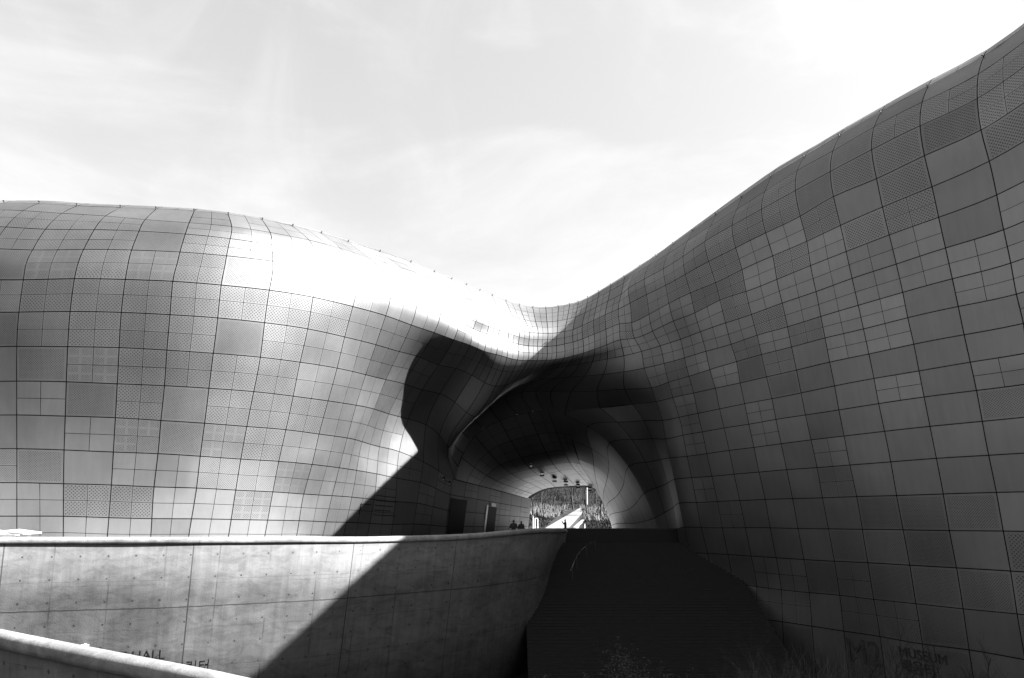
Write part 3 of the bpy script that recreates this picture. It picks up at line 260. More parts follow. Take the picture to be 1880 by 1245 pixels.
LOWR = np.array([[[10.04,85.0,5.3],[10.4,85.0,4.65],[10.76,85.0,4.0],[11.07,85.0,3.41],[11.35,85.0,2.8],[11.66,85.0,1.9],[11.95,85.0,0.79],[12.08,85.0,-0.03],[12.1,85.0,-0.6],[12.2,85.0,-2.7],[12.3,85.0,-4.8],[12.4,85.0,-6.9]],[[8.81,82.0,6.34],[9.48,82.0,5.62],[10.14,82.0,4.9],[10.68,82.0,4.11],[11.08,82.0,3.19],[11.46,82.0,2.11],[11.79,82.0,1.01],[11.94,82.0,0.11],[11.94,82.0,-0.6],[12.04,82.0,-2.7],[12.14,82.0,-4.8],[12.24,82.0,-6.9]],[[7.63,79.0,7.13],[8.6,79.0,6.4],[9.57,79.0,5.67],[10.38,79.0,4.74],[10.95,79.0,3.53],[11.44,79.0,2.28],[11.83,79.0,1.15],[12.0,79.0,0.21],[12.0,79.0,-0.6],[12.1,79.0,-2.7],[12.2,79.0,-4.8],[12.3,79.0,-6.9]],[[6.52,76.0,7.59],[7.8,76.0,6.94],[9.08,76.0,6.29],[10.2,76.0,5.28],[11.05,76.0,3.84],[11.72,76.0,2.4],[12.2,76.0,1.21],[12.4,76.0,0.24],[12.42,76.0,-0.6],[12.52,76.0,-2.7],[12.62,76.0,-4.8],[12.72,76.0,-6.9]],[[5.4,73.0,8.44],[7.0,73.0,7.8],[8.6,73.0,7.16],[10.04,73.0,6.06],[11.22,73.0,4.38],[12.11,73.0,2.68],[12.71,73.0,1.29],[12.96,73.0,0.24],[13.0,73.0,-0.6],[13.1,73.0,-2.7],[13.2,73.0,-4.8],[13.3,73.0,-6.9]],[[4.21,70.0,10.32],[6.12,70.0,9.49],[8.04,70.0,8.66],[9.79,70.0,7.34],[11.27,70.0,5.38],[12.41,70.0,3.3],[13.16,70.0,1.53],[13.47,70.0,0.28],[13.53,70.0,-0.6],[13.63,70.0,-2.7],[13.73,70.0,-4.8],[13.83,70.0,-6.9]],[[2.97,67.0,12.85],[5.2,67.0,11.7],[7.43,67.0,10.55],[9.49,67.0,8.93],[11.26,67.0,6.66],[12.64,67.0,4.13],[13.55,67.0,1.86],[13.94,67.0,0.35],[14.0,67.0,-0.6],[14.1,67.0,-2.7],[14.2,67.0,-4.8],[14.3,67.0,-6.9]],[[6.78,64.52,13.16],[8.4,64.6,12.0],[9.95,64.65,10.65],[11.31,64.7,9.0],[12.48,64.73,6.91],[13.41,64.78,4.58],[14.03,64.82,2.36],[14.3,64.86,0.65],[14.38,64.92,-0.71],[14.5,64.95,-2.81],[14.47,64.9,-5.02],[14.44,64.84,-7.88]],[[10.1,62.14,13.17],[11.1,62.3,12.0],[12.04,62.38,10.5],[12.75,62.45,8.86],[13.41,62.5,6.99],[13.96,62.56,4.91],[14.36,62.62,2.79],[14.58,62.68,0.91],[14.76,62.78,-0.82],[14.9,62.85,-2.92],[14.74,62.73,-5.25],[14.58,62.61,-8.89]],[[12.2,58.94,12.94],[12.59,59.18,11.76],[13.1,59.41,10.14],[13.34,59.63,8.55],[13.66,59.82,6.93],[14.0,60.02,5.13],[14.35,60.23,3.14],[14.7,60.44,1.14],[15.14,60.71,-0.92],[15.3,60.8,-3.03],[15.0,60.63,-5.47],[14.71,60.45,-9.87]],[[13.3,57.19,13.1],[13.67,57.42,11.82],[14.16,57.64,10.18],[14.44,57.84,8.68],[14.72,58.03,6.94],[15.03,58.22,5.18],[15.36,58.43,3.16],[15.67,58.62,1.15],[16.12,58.88,-0.91],[16.28,58.98,-3.05],[16.0,58.81,-5.43],[15.72,58.65,-9.83]],[[14.6,55.34,13.26],[14.94,55.54,11.89],[15.23,55.74,10.24],[15.54,55.93,8.74],[15.85,56.11,7.0],[16.18,56.31,5.2],[16.55,56.52,3.22],[16.84,56.7,1.17],[17.21,56.93,-0.88],[17.45,57.07,-3.07],[17.19,56.91,-5.38],[16.92,56.74,-9.78]],[[15.8,53.46,13.43],[16.18,53.64,11.95],[16.45,53.81,10.32],[16.75,53.98,8.83],[17.07,54.15,7.09],[17.36,54.32,5.26],[17.7,54.52,3.26],[18.03,54.7,1.22],[18.36,54.89,-0.88],[18.63,55.03,-3.11],[18.34,54.88,-5.34],[18.08,54.74,-9.74]],[[17.33,51.51,13.65],[17.52,51.65,12.01],[17.78,51.8,10.42],[18.02,51.93,8.87],[18.31,52.09,7.14],[18.59,52.25,5.31],[18.93,52.43,3.31],[19.17,52.57,1.26],[19.47,52.74,-0.87],[19.68,52.86,-3.11],[19.52,52.76,-5.29],[19.36,52.67,-9.69]],[[18.54,49.46,13.74],[18.8,49.58,12.08],[19.1,49.72,10.47],[19.3,49.83,8.96],[19.56,49.96,7.21],[19.83,50.1,5.36],[20.11,50.24,3.33],[20.34,50.36,1.26],[20.59,50.49,-0.85],[20.76,50.57,-3.06],[20.7,50.54,-5.25],[20.63,50.5,-9.65]],[[19.94,47.34,13.81],[20.16,47.44,12.15],[20.36,47.54,10.53],[20.54,47.62,8.98],[20.79,47.73,7.26],[21.06,47.85,5.37],[21.25,47.95,3.34],[21.47,48.05,1.29],[21.67,48.14,-0.81],[21.8,48.2,-2.97],[21.81,48.21,-5.2],[21.83,48.22,-9.59]],[[21.27,44.94,13.86],[21.43,45.02,12.2],[21.61,45.11,10.59],[21.74,45.17,8.98],[21.93,45.27,7.26],[22.12,45.36,5.38],[22.37,45.46,3.37],[22.52,45.54,1.32],[22.64,45.61,-0.73],[22.76,45.66,-2.93],[22.89,45.7,-5.12],[22.95,45.74,-9.54]],[[22.64,42.47,13.83],[22.83,42.57,12.2],[22.99,42.65,10.62],[23.11,42.71,9.02],[23.3,42.8,7.29],[23.47,42.88,5.41],[23.6,42.96,3.38],[23.75,43.03,1.35],[23.89,43.09,-0.7],[23.98,43.14,-2.88],[24.04,43.16,-5.11],[24.06,43.19,-9.48]],[[24.15,40.06,13.89],[24.33,40.15,12.25],[24.44,40.21,10.61],[24.55,40.27,9.04],[24.68,40.34,7.3],[24.81,40.4,5.44],[24.94,40.47,3.41],[25.0,40.51,1.37],[25.11,40.56,-0.66],[25.14,40.57,-2.83],[25.13,40.58,-4.96],[25.16,40.58,-9.4]],[[25.72,37.68,13.88],[25.84,37.76,12.22],[25.94,37.78,10.62],[26.07,37.85,9.01],[26.12,37.88,7.28],[26.19,37.93,5.42],[26.31,37.99,3.43],[26.33,38.0,1.41],[26.38,38.03,-0.63],[26.32,38.0,-2.75],[26.33,38.0,-4.96],[26.34,38.01,-9.36]],[[27.51,35.49,13.92],[27.64,35.56,12.28],[27.46,35.46,10.62],[27.6,35.54,9.01],[27.6,35.54,7.28],[27.63,35.56,5.42],[27.71,35.6,3.43],[27.69,35.59,1.41],[27.71,35.6,-0.63],[27.59,35.53,-2.74],[27.6,35.54,-4.96],[27.62,35.55,-9.36]],[[28.81,32.99,14.17],[28.94,33.06,12.46],[28.76,32.96,10.75],[28.9,33.04,9.07],[28.9,33.04,7.28],[28.93,33.06,5.42],[29.01,33.1,3.43],[28.99,33.09,1.41],[29.01,33.1,-0.63],[28.89,33.03,-2.74],[28.9,33.04,-4.96],[28.92,33.05,-9.36]],[[30.21,30.49,14.37],[30.34,30.56,12.61],[30.16,30.46,10.85],[30.3,30.54,9.12],[30.3,30.54,7.28],[30.33,30.56,5.42],[30.41,30.6,3.43],[30.39,30.59,1.41],[30.41,30.6,-0.63],[30.29,30.53,-2.74],[30.3,30.54,-4.96],[30.32,30.55,-9.36]],[[31.71,27.99,14.5],[31.84,28.06,12.71],[31.66,27.96,10.91],[31.8,28.04,9.16],[31.8,28.04,7.28],[31.83,28.06,5.42],[31.91,28.1,3.43],[31.89,28.09,1.41],[31.91,28.1,-0.63],[31.79,28.03,-2.74],[31.8,28.04,-4.96],[31.82,28.05,-9.36]],[[33.31,25.49,14.59],[33.44,25.56,12.78],[33.26,25.46,10.96],[33.4,25.54,9.18],[33.4,25.54,7.28],[33.43,25.56,5.42],[33.51,25.6,3.43],[33.49,25.59,1.41],[33.51,25.6,-0.63],[33.39,25.53,-2.74],[33.4,25.54,-4.96],[33.42,25.55,-9.36]],[[35.31,22.49,14.63],[35.44,22.56,12.81],[35.26,22.46,10.98],[35.4,22.54,9.19],[35.4,22.54,7.28],[35.43,22.56,5.42],[35.51,22.6,3.43],[35.49,22.59,1.41],[35.51,22.6,-0.63],[35.39,22.53,-2.74],[35.4,22.54,-4.96],[35.42,22.55,-9.36]],[[37.71,19.29,14.63],[37.84,19.36,12.81],[37.66,19.26,10.98],[37.8,19.34,9.19],[37.8,19.34,7.28],[37.83,19.36,5.42],[37.91,19.4,3.43],[37.89,19.39,1.41],[37.91,19.4,-0.63],[37.79,19.33,-2.74],[37.8,19.34,-4.96],[37.82,19.35,-9.36]],[[40.51,15.89,14.54],[40.64,15.96,12.74],[40.46,15.86,10.93],[40.6,15.94,9.17],[40.6,15.94,7.28],[40.63,15.96,5.42],[40.71,16.0,3.43],[40.69,15.99,1.41],[40.71,16.0,-0.63],[40.59,15.93,-2.74],[40.6,15.94,-4.96],[40.62,15.95,-9.36]],[[43.71,12.49,14.37],[43.84,12.56,12.61],[43.66,12.46,10.85],[43.8,12.54,9.12],[43.8,12.54,7.28],[43.83,12.56,5.42],[43.91,12.6,3.43],[43.89,12.59,1.41],[43.91,12.6,-0.63],[43.79,12.53,-2.74],[43.8,12.54,-4.96],[43.82,12.55,-9.36]]])
TCL = np.array([[[-5.5,67.0,5.45],[-4.9,67.0,7.5],[-3.6,67.0,9.6],[-1.2,67.0,11.1],[1.6,67.0,11.9],[3.6,67.0,12.0],[5.2,67.0,11.7]],[[-4.22,70.0,5.21],[-3.48,70.0,6.56],[-2.06,70.0,7.98],[0.18,70.0,8.96],[2.84,70.0,9.59],[4.75,70.0,9.74],[6.12,70.0,9.49]],[[-2.9,73.0,4.95],[-2.1,73.0,5.8],[-0.6,73.0,6.7],[1.5,73.0,7.3],[4.0,73.0,7.8],[5.8,73.0,8.0],[7.0,73.0,7.8]],[[-1.54,76.0,4.68],[-0.78,76.0,5.32],[0.71,76.0,5.99],[2.72,76.0,6.43],[5.02,76.0,6.88],[6.71,76.0,7.11],[7.8,76.0,6.94]],[[-0.2,79.0,4.4],[0.5,79.0,5.0],[1.9,79.0,5.6],[3.8,79.0,6.0],[6.0,79.0,6.4],[7.6,79.0,6.6],[8.6,79.0,6.4]],[[1.07,82.0,4.14],[1.76,82.0,4.68],[3.02,82.0,5.24],[4.7,82.0,5.58],[7.03,82.0,5.85],[8.61,82.0,5.92],[9.48,82.0,5.62]],[[2.3,85.0,3.9],[3.0,85.0,4.35],[4.1,85.0,4.85],[5.5,85.0,5.12],[8.1,85.0,5.2],[9.7,85.0,5.1],[10.4,85.0,4.65]]])

# ------------------------------------------------------------------ spline surfaces
def basis(x, q):
    x = np.asarray(x, float); q = np.atleast_1d(np.asarray(q, float)); n = len(x); h = np.diff(x)
    A = np.zeros((n, n)); Bm = np.zeros((n, n)); A[0, 0] = A[-1, -1] = 1
    for i in range(1, n - 1):
        A[i, i - 1] = h[i - 1]; A[i, i] = 2 * (h[i - 1] + h[i]); A[i, i + 1] = h[i]
        Bm[i, i + 1] += 6 / h[i]; Bm[i, i] -= 6 / h[i] + 6 / h[i - 1]; Bm[i, i - 1] += 6 / h[i - 1]
    M = np.linalg.solve(A, Bm)
    i = np.clip(np.searchsorted(x, q) - 1, 0, n - 2); a = x[i + 1] - q; b = q - x[i]; H = h[i]
    W = M[i] * (a ** 3 / (6 * H) - H / 6 * a)[:, None] + M[i + 1] * (b ** 3 / (6 * H) - H / 6 * b)[:, None]
    r = np.arange(len(q)); W[r, i] += a / H; W[r, i + 1] += b / H
    return W
class Surf:
    def __init__(s, net, g, v, sign=-1): s.net = net; s.g = g; s.v = v; s.sign = sign
    def grid(s, qg, qv): return np.einsum('ai,ijk,bj->abk', basis(s.g, qg), s.net, basis(s.v, qv))
    def at(s, g, v, off=0.0):
        e = .02; P = s.grid([g - e, g, g + e], [v - e, v, v + e]); p = P[1, 1]
        n = np.cross(P[2, 1] - P[0, 1], P[1, 2] - P[1, 0]) * s.sign; n /= np.linalg.norm(n)
        return Vector(p + n * off), Vector(n)
def normals(P, sign):
    dg = np.gradient(P, axis=0); dv = np.gradient(P, axis=1)
    n = np.cross(dg, dv) * sign
    return n / np.maximum(np.linalg.norm(n, axis=2, keepdims=True), 1e-6)
KIND = {'p': (1, 0), 'q': (2, 0), '1': (1, 2), '4': (2, 1), 'f': (2, 2), 'x': (2, 3), 'c': (1, 1)}
def panels(surf, cells, rnd, n=4, gap=.029, mgap=.015):
    V = []; F = []; U = []; U2 = []; kd = []; tn = []
    for (g0, g1, v0, v1, ch) in cells:
        ns, kk = KIND[ch]
        c = surf.grid([g0, (g0 + g1) / 2, g1], [v0, (v0 + v1) / 2, v1])
        lg = np.linalg.norm(c[2, 1] - c[0, 1]); lv = np.linalg.norm(c[1, 2] - c[1, 0])
        base_t = (1 + rnd.gauss(0, .07)) * {'p': .92, 'q': 1.06, 'c': .9, '1': .92}.get(ch, 1.0)
        nsg = ns if lg > .8 else 1
        for i in range(nsg):
            for j in range(ns):
                a0 = (gap if i == 0 else mgap) / lg; a1 = (gap if i == nsg - 1 else mgap) / lg
                b0 = (gap if j == 0 else mgap) / lv; b1 = (gap if j == ns - 1 else mgap) / lv
                A0 = g0 + (g1 - g0) * (i / nsg + a0); A1 = g0 + (g1 - g0) * ((i + 1) / nsg - a1)
                B0 = v0 + (v1 - v0) * (j / ns + b0); B1 = v0 + (v1 - v0) * ((j + 1) / ns - b1)
                P = surf.grid(np.linspace(A0, A1, n), np.linspace(B0, B1, n))
                N = normals(P, surf.sign)
                tilt = rnd.gauss(0, .0035)
                w = lg / nsg; hh = lv / ns; s0 = len(V)
                k2 = kk
                if ch == 'x' and rnd.random() < .2: k2 = 2
                for a in range(n):
                    for b in range(n):
                        V.append(P[a, b] + N[a, b] * tilt * (b - n / 2) * .6)
                        U.append((a / (n - 1) * w, b / (n - 1) * hh)); U2.append((a / (n - 1), b / (n - 1)))
                tt = base_t * (1 + rnd.uniform(-.04, .04))
                for a in range(n - 1):
                    for b in range(n - 1):
                        q = s0 + a * n + b; f = (q, q + 1, q + n + 1, q + n)
                        F.append(f if surf.sign > 0 else f); kd.append(k2); tn.append(tt)
    return V, F, U, U2, kd, tn
def clad(name, parts, parent, label):
    V = []; F = []; U = []; U2 = []; K = []; T = []
    for (v, f, u, u2, k, t_) in parts:
        b = len(V); V += v; F += [tuple(i + b for i in q) for q in f]; U += u; U2 += u2; K += k; T += t_
    o = mesh_obj(name, V, F, M_CLAD, parent, True, U, {'kind': K, 'tone': T}, U2); o['label'] = label
    return o
def backing(surfs, parent):
    V = []; F = []
    for s, g0, g1, v0, v1 in surfs:
        qg = np.linspace(g0, g1, int((g1 - g0) * 3) + 1); qv = np.linspace(v0, v1, int((v1 - v0) * 3) + 1)
        P = s.grid(qg, qv); P = P - normals(P, s.sign) * (.16 if s in (S_LL, S_LR) else .10); b = len(V); m = len(qv)
        V += [P[i, j] for i in range(len(qg)) for j in range(m)]
        F += [(b + i * m + j, b + i * m + j + 1, b + (i + 1) * m + j + 1, b + (i + 1) * m + j) for i in range(len(qg) - 1) for j in range(m - 1)]
    o = mesh_obj('backing_shell', V, F, M_BACK, parent, True); return o

S_TOP = Surf(TOP, np.arange(-3, 47), np.arange(11))
S_LL = Surf(LOWL, np.arange(-3, 22), np.arange(8, 14))
S_LR = Surf(LOWR, np.arange(18, 47), np.arange(8, 20))
S_TC = Surf(TCL, np.arange(7), np.arange(7), sign=1)

bld = empty('curved_building', (0, 62, 0))
tag(bld, 'huge curved metal-panelled building, two swelling wings joined over a passage', 'building')

rnd = random.Random(3)
# left wing panel kinds, columns g=-3..10, per row (rows 3-4 are one course there)
LK = {0: 'p11pppfqfqqqqq', 1: 'qf4441ffqfqqqq', 2: '4ff4414fqffqqq', 3: 'x11xx4x41 1qqfff'.replace(' ', ''), 5: '4ff4444444ffff', 6: 'f1f14444144fqf',
      7: 'ppp11x44444ffq', 8: 'qpppq14144fqqq', 9: 'p1ppqx1x4fxqqq'.replace('x4fx', 'x4fq'), 10: 'q1f11pqqffxqqq', 11: 'qqqqq44qqx4qqf', 12: 'qqqqqqqqqqqqqq'}
LK[0] = 'pp1' + '1pp' + 'fqqqfqqq'
LK[3] = 'x41' + 'x4x41' + '1ffqqq'
LK[5] = '4ff' + '444444' + '4ffff'
LK[6] = '1f1' + 'f444' + '14fffq'+'q'
LK[7] = 'ppp' + '1x444' + '4ffqfq'
LK[8] = 'qpp' + 'q1414' + '44fqqq'
LK[9] = 'ppp' + 'pqx1x' + '4ffqqq'
LK[10] = 'q1f' + '1pqqf' + 'fxqqqq'
LK[11] = 'qqq' + 'q44qq' + 'xqqfqq'
cl = []
for v, st in LK.items():
    for i in range(14):
        g = -3 + i
        if v < 9: cl.append((g, g + 1, v, v + 2 if v == 3 else v + 1, st[i] if i < len(st) else 'q'))
cll = [(-3 + i, -2 + i, v, v + 1, LK[v][i] if i < len(LK[v]) else 'q') for v in (9, 10, 11, 12) for i in range(14)]
clad('facade_cladding', [panels(S_TOP, cl, rnd), panels(S_LL, cll, rnd)], bld, 'sunlit bulging wing with rows of perforated panels above the concrete wall')
# bridge
cb = []
for g in range(11, 27):
    for v in range(9):
        ch = rnd.choice('qqqqqq' if g < 20 else 'qqqfqp') if v < 6 else 'p'
        if v in (3, 4) and g > 20: ch = rnd.choice('qqf4')
        cb.append((g, g + 1, v, v + 1, ch))
clad('bridge_cladding', [panels(S_TOP, cb, rnd)], bld, 'narrow curved panels pinched over the dark passage')
# right wing, g = 39 - k
RX = {(0, 0): '1', (0, 1): 'p', (0, 2): 'p', (0, 3): '1', (0, 4): '1', (1, 0): '4', (1, 1): '4', (1, 2): '4', (1, 3): '1', (1, 4): '1', (2, 0): '4', (2, 1): 'c', (2, 2): 'c', (2, 3): 'c', (2, 4): '1', (2, 5): '4', (2, 6): '4',
      (3, 0): 'c', (3, 1): 'p', (3, 2): 'c', (3, 3): 'p', (3, 4): '4', (3, 5): 'q', (3, 6): 'q', (3, 7): '4', (4, 0): 'p', (4, 1): 'p', (4, 2): '4', (4, 3): 'c', (4, 4): 'q', (4, 5): '4', (4, 6): 'q', (4, 7): '4', (4, 8): '4',
      (5, 0): 'q', (5, 1): 'p', (5, 2): 'q', (5, 3): 'q', (5, 4): 'q', (5, 5): 'q', (5, 6): 'q', (5, 7): '4', (5, 8): 'q', (6, 0): 'q', (6, 1): 'q', (6, 2): 'q', (6, 3): 'q', (6, 4): 'q', (6, 5): 'q', (6, 6): '4', (6, 7): 'q', (6, 8): 'q',
      (7, 0): 'q', (7, 1): 'q', (7, 2): 'p', (7, 3): 'q', (7, 4): 'q', (7, 5): 'f', (7, 6): 'q', (7, 7): 'f', (7, 8): 'p', (8, 0): 'q', (8, 1): 'p', (8, 2): 'p', (8, 3): 'q', (8, 4): 'q', (8, 5): 'p', (8, 6): 'f', (8, 7): '1',
      (9, 1): 'p', (9, 2): 'p', (9, 3): 'p', (9, 4): 'p', (9, 5): 'p', (9, 6): '1', (10, 1): 'q', (10, 2): 'p', (10, 3): 'q', (11, 1): '1', (11, 2): 'p', (11, 7): 'q', (12, 4): 'p', (13, 5): 'f', (14, 2): '1', (14, 3): '1', (14, 1): 'p',
      (15, 1): 'c', (15, 2): 'p', (15, 3): '1', (15, 4): '1', (16, 1): 'c', (16, 2): '1', (16, 3): '1', (16, 7): 'q', (16, 8): 'q', (17, 1): '1', (17, 2): 'p', (17, 3): '1', (17, 4): 'f', (17, 5): 'f'}
def rk(v, k):
    if (v, k) in RX: return RX[(v, k)]
    if v == 0: return '1'
    if v == 1: return rnd.choice('44f1')
    if v == 2: return rnd.choice('44ff')
    if v < 5: return rnd.choice('q4qqf')
    if v < 8: return rnd.choice('qqqqf')
    if v < 9: return rnd.choice('qpqp1')
    if v < 14: return rnd.choice('pppppppppq')
    return rnd.choice('pppp1f')
ct = [(39 - k - 1, 39 - k, v, v + 1, rk(v, k)) for v in range(9) for k in range(-7, 12)]
clr = [(39 - k - 1, 39 - k, v, v + 1, rk(v, k)) for v in range(9, 19) for k in range(-7, 12)]
clad('facade_cladding', [panels(S_TOP, ct, rnd), panels(S_LR, clr, rnd)], bld, 'shaded overhanging wing with rows of plain and perforated panels')
# passage: walls and ceiling
cw = [(g, g + 1, v, v + 1, rnd.choice('ppqp')) for g in range(11, 21) for v in range(9, 13)]
clad('tunnel_wall', [panels(S_LL, cw, rnd)], bld, 'flat-panelled passage wall with two dark doorways')
cw = [(g, g + 1, v, v + 1, rnd.choice('pp')) for g in range(18, 27) for v in range(9, 19)]
clad('tunnel_wall', [panels(S_LR, cw, rnd)], bld, 'bulging passage wall beside the bright far opening')
cc = [(g, g + 1, v / 1.25, (v + 1) / 1.25, rnd.choice('ppqq')) for g in range(6) for v in range(7)]
cc = [c if c[3] <= 6 else (c[0], c[1], c[2], 6, c[4]) for c in cc if c[2] < 6]
S_TCx = Surf(np.transpose(TCL, (1, 0, 2)), np.arange(7), np.arange(7), sign=-1)
clad('tunnel_ceiling', [panels(S_TCx, cc, rnd)], bld, 'vaulted panelled ceiling carrying square spotlights')

# roof rolling back from the crest
def roof_net():
    T0 = TOP[:, 0]; T1 = TOP[:, 1]; rows = [T0]
    tgt = {-3: (-40, 78), 5: (-30, 78), 9: (-24, 76), 12: (-14, 80), 18: (2, 84), 26: (18, 84), 30: (30, 78), 36: (46, 60), 42: (58, 34), 46: (62, 14)}
    ks = sorted(tgt); gx = np.arange(-3, 47)
    TX = np.interp(gx, ks, [tgt[k][0] for k in ks]); TY = np.interp(gx, ks, [tgt[k][1] for k in ks])
    t = np.gradient(T0[:, :2], axis=0)
    for _ in range(6): t[1:-1] = (t[:-2] + 2 * t[1:-1] + t[2:]) / 4
    t /= np.linalg.norm(t, axis=1, keepdims=True); hd = np.stack([-t[:, 1], t[:, 0], 0 * t[:, 0]], 1)
    d = T0 - T1; L = np.linalg.norm(d[:, :2], axis=1); ang = np.clip(np.arctan2(d[:, 2], L), R(15), R(60))
    for _ in range(3): ang[1:-1] = (ang[:-2] + 2 * ang[1:-1] + ang[2:]) / 4
    P = T0.copy()
    for i in range(6):
        ang = np.maximum(ang - R(12), R(-6)); st = 1.3
        P = P + hd * (np.cos(ang) * st)[:, None]; P[:, 2] += np.sin(ang) * st; rows.append(P.copy())
    E = np.stack([TX, TY, P[:, 2] - 3.0], 1)
    for t in (.33, .66, 1): rows.append(P * (1 - t) + E * t)
    return np.stack(rows, 1)
RN = roof_net()
S_RF = Surf(RN, np.arange(-3, 47), -np.arange(RN.shape[1]), sign=1)
S_RF.v = np.arange(RN.shape[1])
cr = [(g, g + 1, v, v + 1, rnd.choice('pqp')) for g in range(-3, 46) for v in range(0, 5)]
cr += [(g, g + 1, v, v + 1, 'p') for g in range(-3, 46) for v in range(5, RN.shape[1] - 1)]
clad('roof_cladding', [panels(S_RF, cr, rnd, n=3)], bld, 'top panels rolling back over the crest')
backing([(S_TOP, -3, 46, 0, 9), (S_LL, -3, 21, 8.9, 13), (S_LR, 18, 46, 8.9, 19), (S_TCx, 0, 6, 0, 6), (S_RF, -3, 46, 0, RN.shape[1] - 1)], bld)

# roof edge brackets and the safety cable they carry
cab = MB(); pts = []
for g in range(-3, 47):
    p, n = S_TOP.at(float(g) if g > -3 else -2.97, 0.05, .14); p0, _ = S_TOP.at(float(g) if g > -3 else -2.97, 0.05, -.03)
    pts.append(p)
    b = MB(); b.tube([p0, p], .03, 5); b.box(p, (.08, .08, .06))
    b.build('cable_bracket', M_DARKM, bld)
fine = []
for g in np.linspace(-2.9, 45.95, 320):
    p, n = S_TOP.at(g, 0.05, .15 - .05 * abs(math.sin(math.pi * g))); fine.append(p)
cab.tube(fine, .012, 4); cab.build('roof_cable', M_STEEL, bld)

# ------------------------------------------------------------------ concrete retaining wall
def path_spline(pts, step):
    pts = np.array(pts, float); x = np.arange(len(pts)); q = np.linspace(0, len(pts) - 1, 600)
    P = basis(x, q) @ pts; s = np.concatenate([[0], np.cumsum(np.linalg.norm(np.diff(P[:, :2], axis=0), axis=1))])
    n = int(s[-1] / step); qs = np.linspace(0, s[-1], n + 1)
    return np.stack([np.interp(qs, s, P[:, i]) for i in range(3)], 1), qs
def sweep(name, path, qs, prof, mat, parent, uvz=True):
    """prof: list of (outward, dz) from the path line; outward is to the right-hand/viewer side"""
    n = len(path); t = np.gradient(path[:, :2], axis=0); t /= np.linalg.norm(t, axis=1, keepdims=True)
    nn = np.stack([t[:, 1], -t[:, 0]], 1); V = []; U = []; m = len(prof)
    acc = 0; arc = [0]
    for i in range(1, m): acc += math.dist(prof[i], prof[i - 1]); arc.append(acc)
    for i in range(n):
        for j, (o, dz) in enumerate(prof):
            V.append((path[i, 0] + nn[i, 0] * o, path[i, 1] + nn[i, 1] * o, path[i, 2] + dz))
            U.append((qs[i], path[i, 2] + dz if uvz else arc[j]))
    F = [(i * m + j, i * m + (j + 1) % m, (i + 1) * m + (j + 1) % m, (i + 1) * m + j) for i in range(n - 1) for j in range(m)]
    F += [tuple(range(m)), tuple((n - 1) * m + j for j in range(m))[::-1]]
    return mesh_obj(name, V, F, mat, parent, True, U)
def coping_prof(w, h):
    P = [(-w * .45, -h), (-w * .5, -h * .85)]
    for a in range(180, -1, -20):
        P.append((w * .5 * math.cos(R(a)), -h * .45 + h * .45 * math.sin(R(a))))
    P += [(w * .5, -h * .7), (w * .44, -h)]
    return P
WP = [(-34, 30.5, 1.3), (-27.42, 32.5, 1.29), (-24.15, 33.5, 1.27), (-20.51, 34.5, 1.23), (-16.61, 35.5, 1.2), (-13.79, 36.7, 1.16), (-10.96, 38.0, 1.13), (-8.8, 39.3, 1.08), (-6.76, 41.0, 1.06), (-3.04, 44.0, 1.09), (-.3, 47.3, 1.22), (1.4, 50.0, 1.28), (2.7, 53.5, 1.22), (3.3, 57, 1.12), (3.9, 60.3, 1.05), (4.6, 62.2, .98)]
path, qs = path_spline(WP, .4)
def s_at(X):
    i = int(np.argmin(np.abs(path[:, 0] - X))); return float(qs[i])
JX = [s_at(-16.1), s_at(-8.8), s_at(-3.5)]
M_CONC = concrete_mat('board_marked_concrete', .066, joints=[(JX[0] - 8.2, .03, .8), (JX[0], .03, .85), (JX[1], .03, .85), (JX[2], .025, .7)],
    seams=[(-2.15, .028, .8), (-.85, .012, .35), (-5.0, .014, .4)], tie=(1.22, 1.06, .2, .2, .045), faint=(2.44, .7))
M_COPE = concrete_mat('pale_coping_concrete', .15, joints=[(JX[0] + .25, .012, .6), (JX[1] + .1, .012, .6), (JX[2], .012, .6)])
rw = empty('retaining_wall', (-10, 39, -8.5))
tag(rw, 'long curving board-marked concrete retaining wall with a pale rounded coping, crossed by the slanting shadow', 'wall')
lean = .16
sweep('wall_face', path, qs, [(-.32, -.34), (.2, -.34), (.2 - lean * 2.5, -2.84), (.2 - lean * 5, -5.34), (.2 - lean * 10, -10.2), (-3.2, -10.2)], M_CONC, rw)
sweep('coping', path, qs, coping_prof(.56, .33), M_COPE, rw, False)

NP = [(-26, 24.5, -.1), (-17.91, 21.0, -.31), (-12.57, 18.0, -.4), (-8.16, 15.6, -.51), (-4.77, 13.6, -.56), (-2.09, 12.0, -.75), (1.5, 10.2, -1.1)]
npath, nq = path_spline(NP, .4)
M_CONC2 = concrete_mat('near_wall_concrete', .066, joints=[(6.2, .02, .5), (19.3, .02, .5)], tie=(.95, 1.06, .1, .55, .05), faint=(1.9, .3))
M_COPE2 = concrete_mat('near_coping_concrete', .15, joints=[(22.0, .008, .5), (11.0, .008, .5)])
nw = empty('ramp_wall', (-9, 16, -8.5))
tag(nw, 'near concrete ramp wall with a thick bright rounded coping sloping down across the bottom corner', 'wall')
sweep('wall_face', npath, nq, [(-.2, -.36), (.14, -.36), (.14 - .16 * 4, -4.4), (.14 - .16 * 8, -8.4), (-2.2, -8.4)], M_CONC2, nw)
sweep('coping', npath, nq, coping_prof(.46, .34), M_COPE2, nw, False)

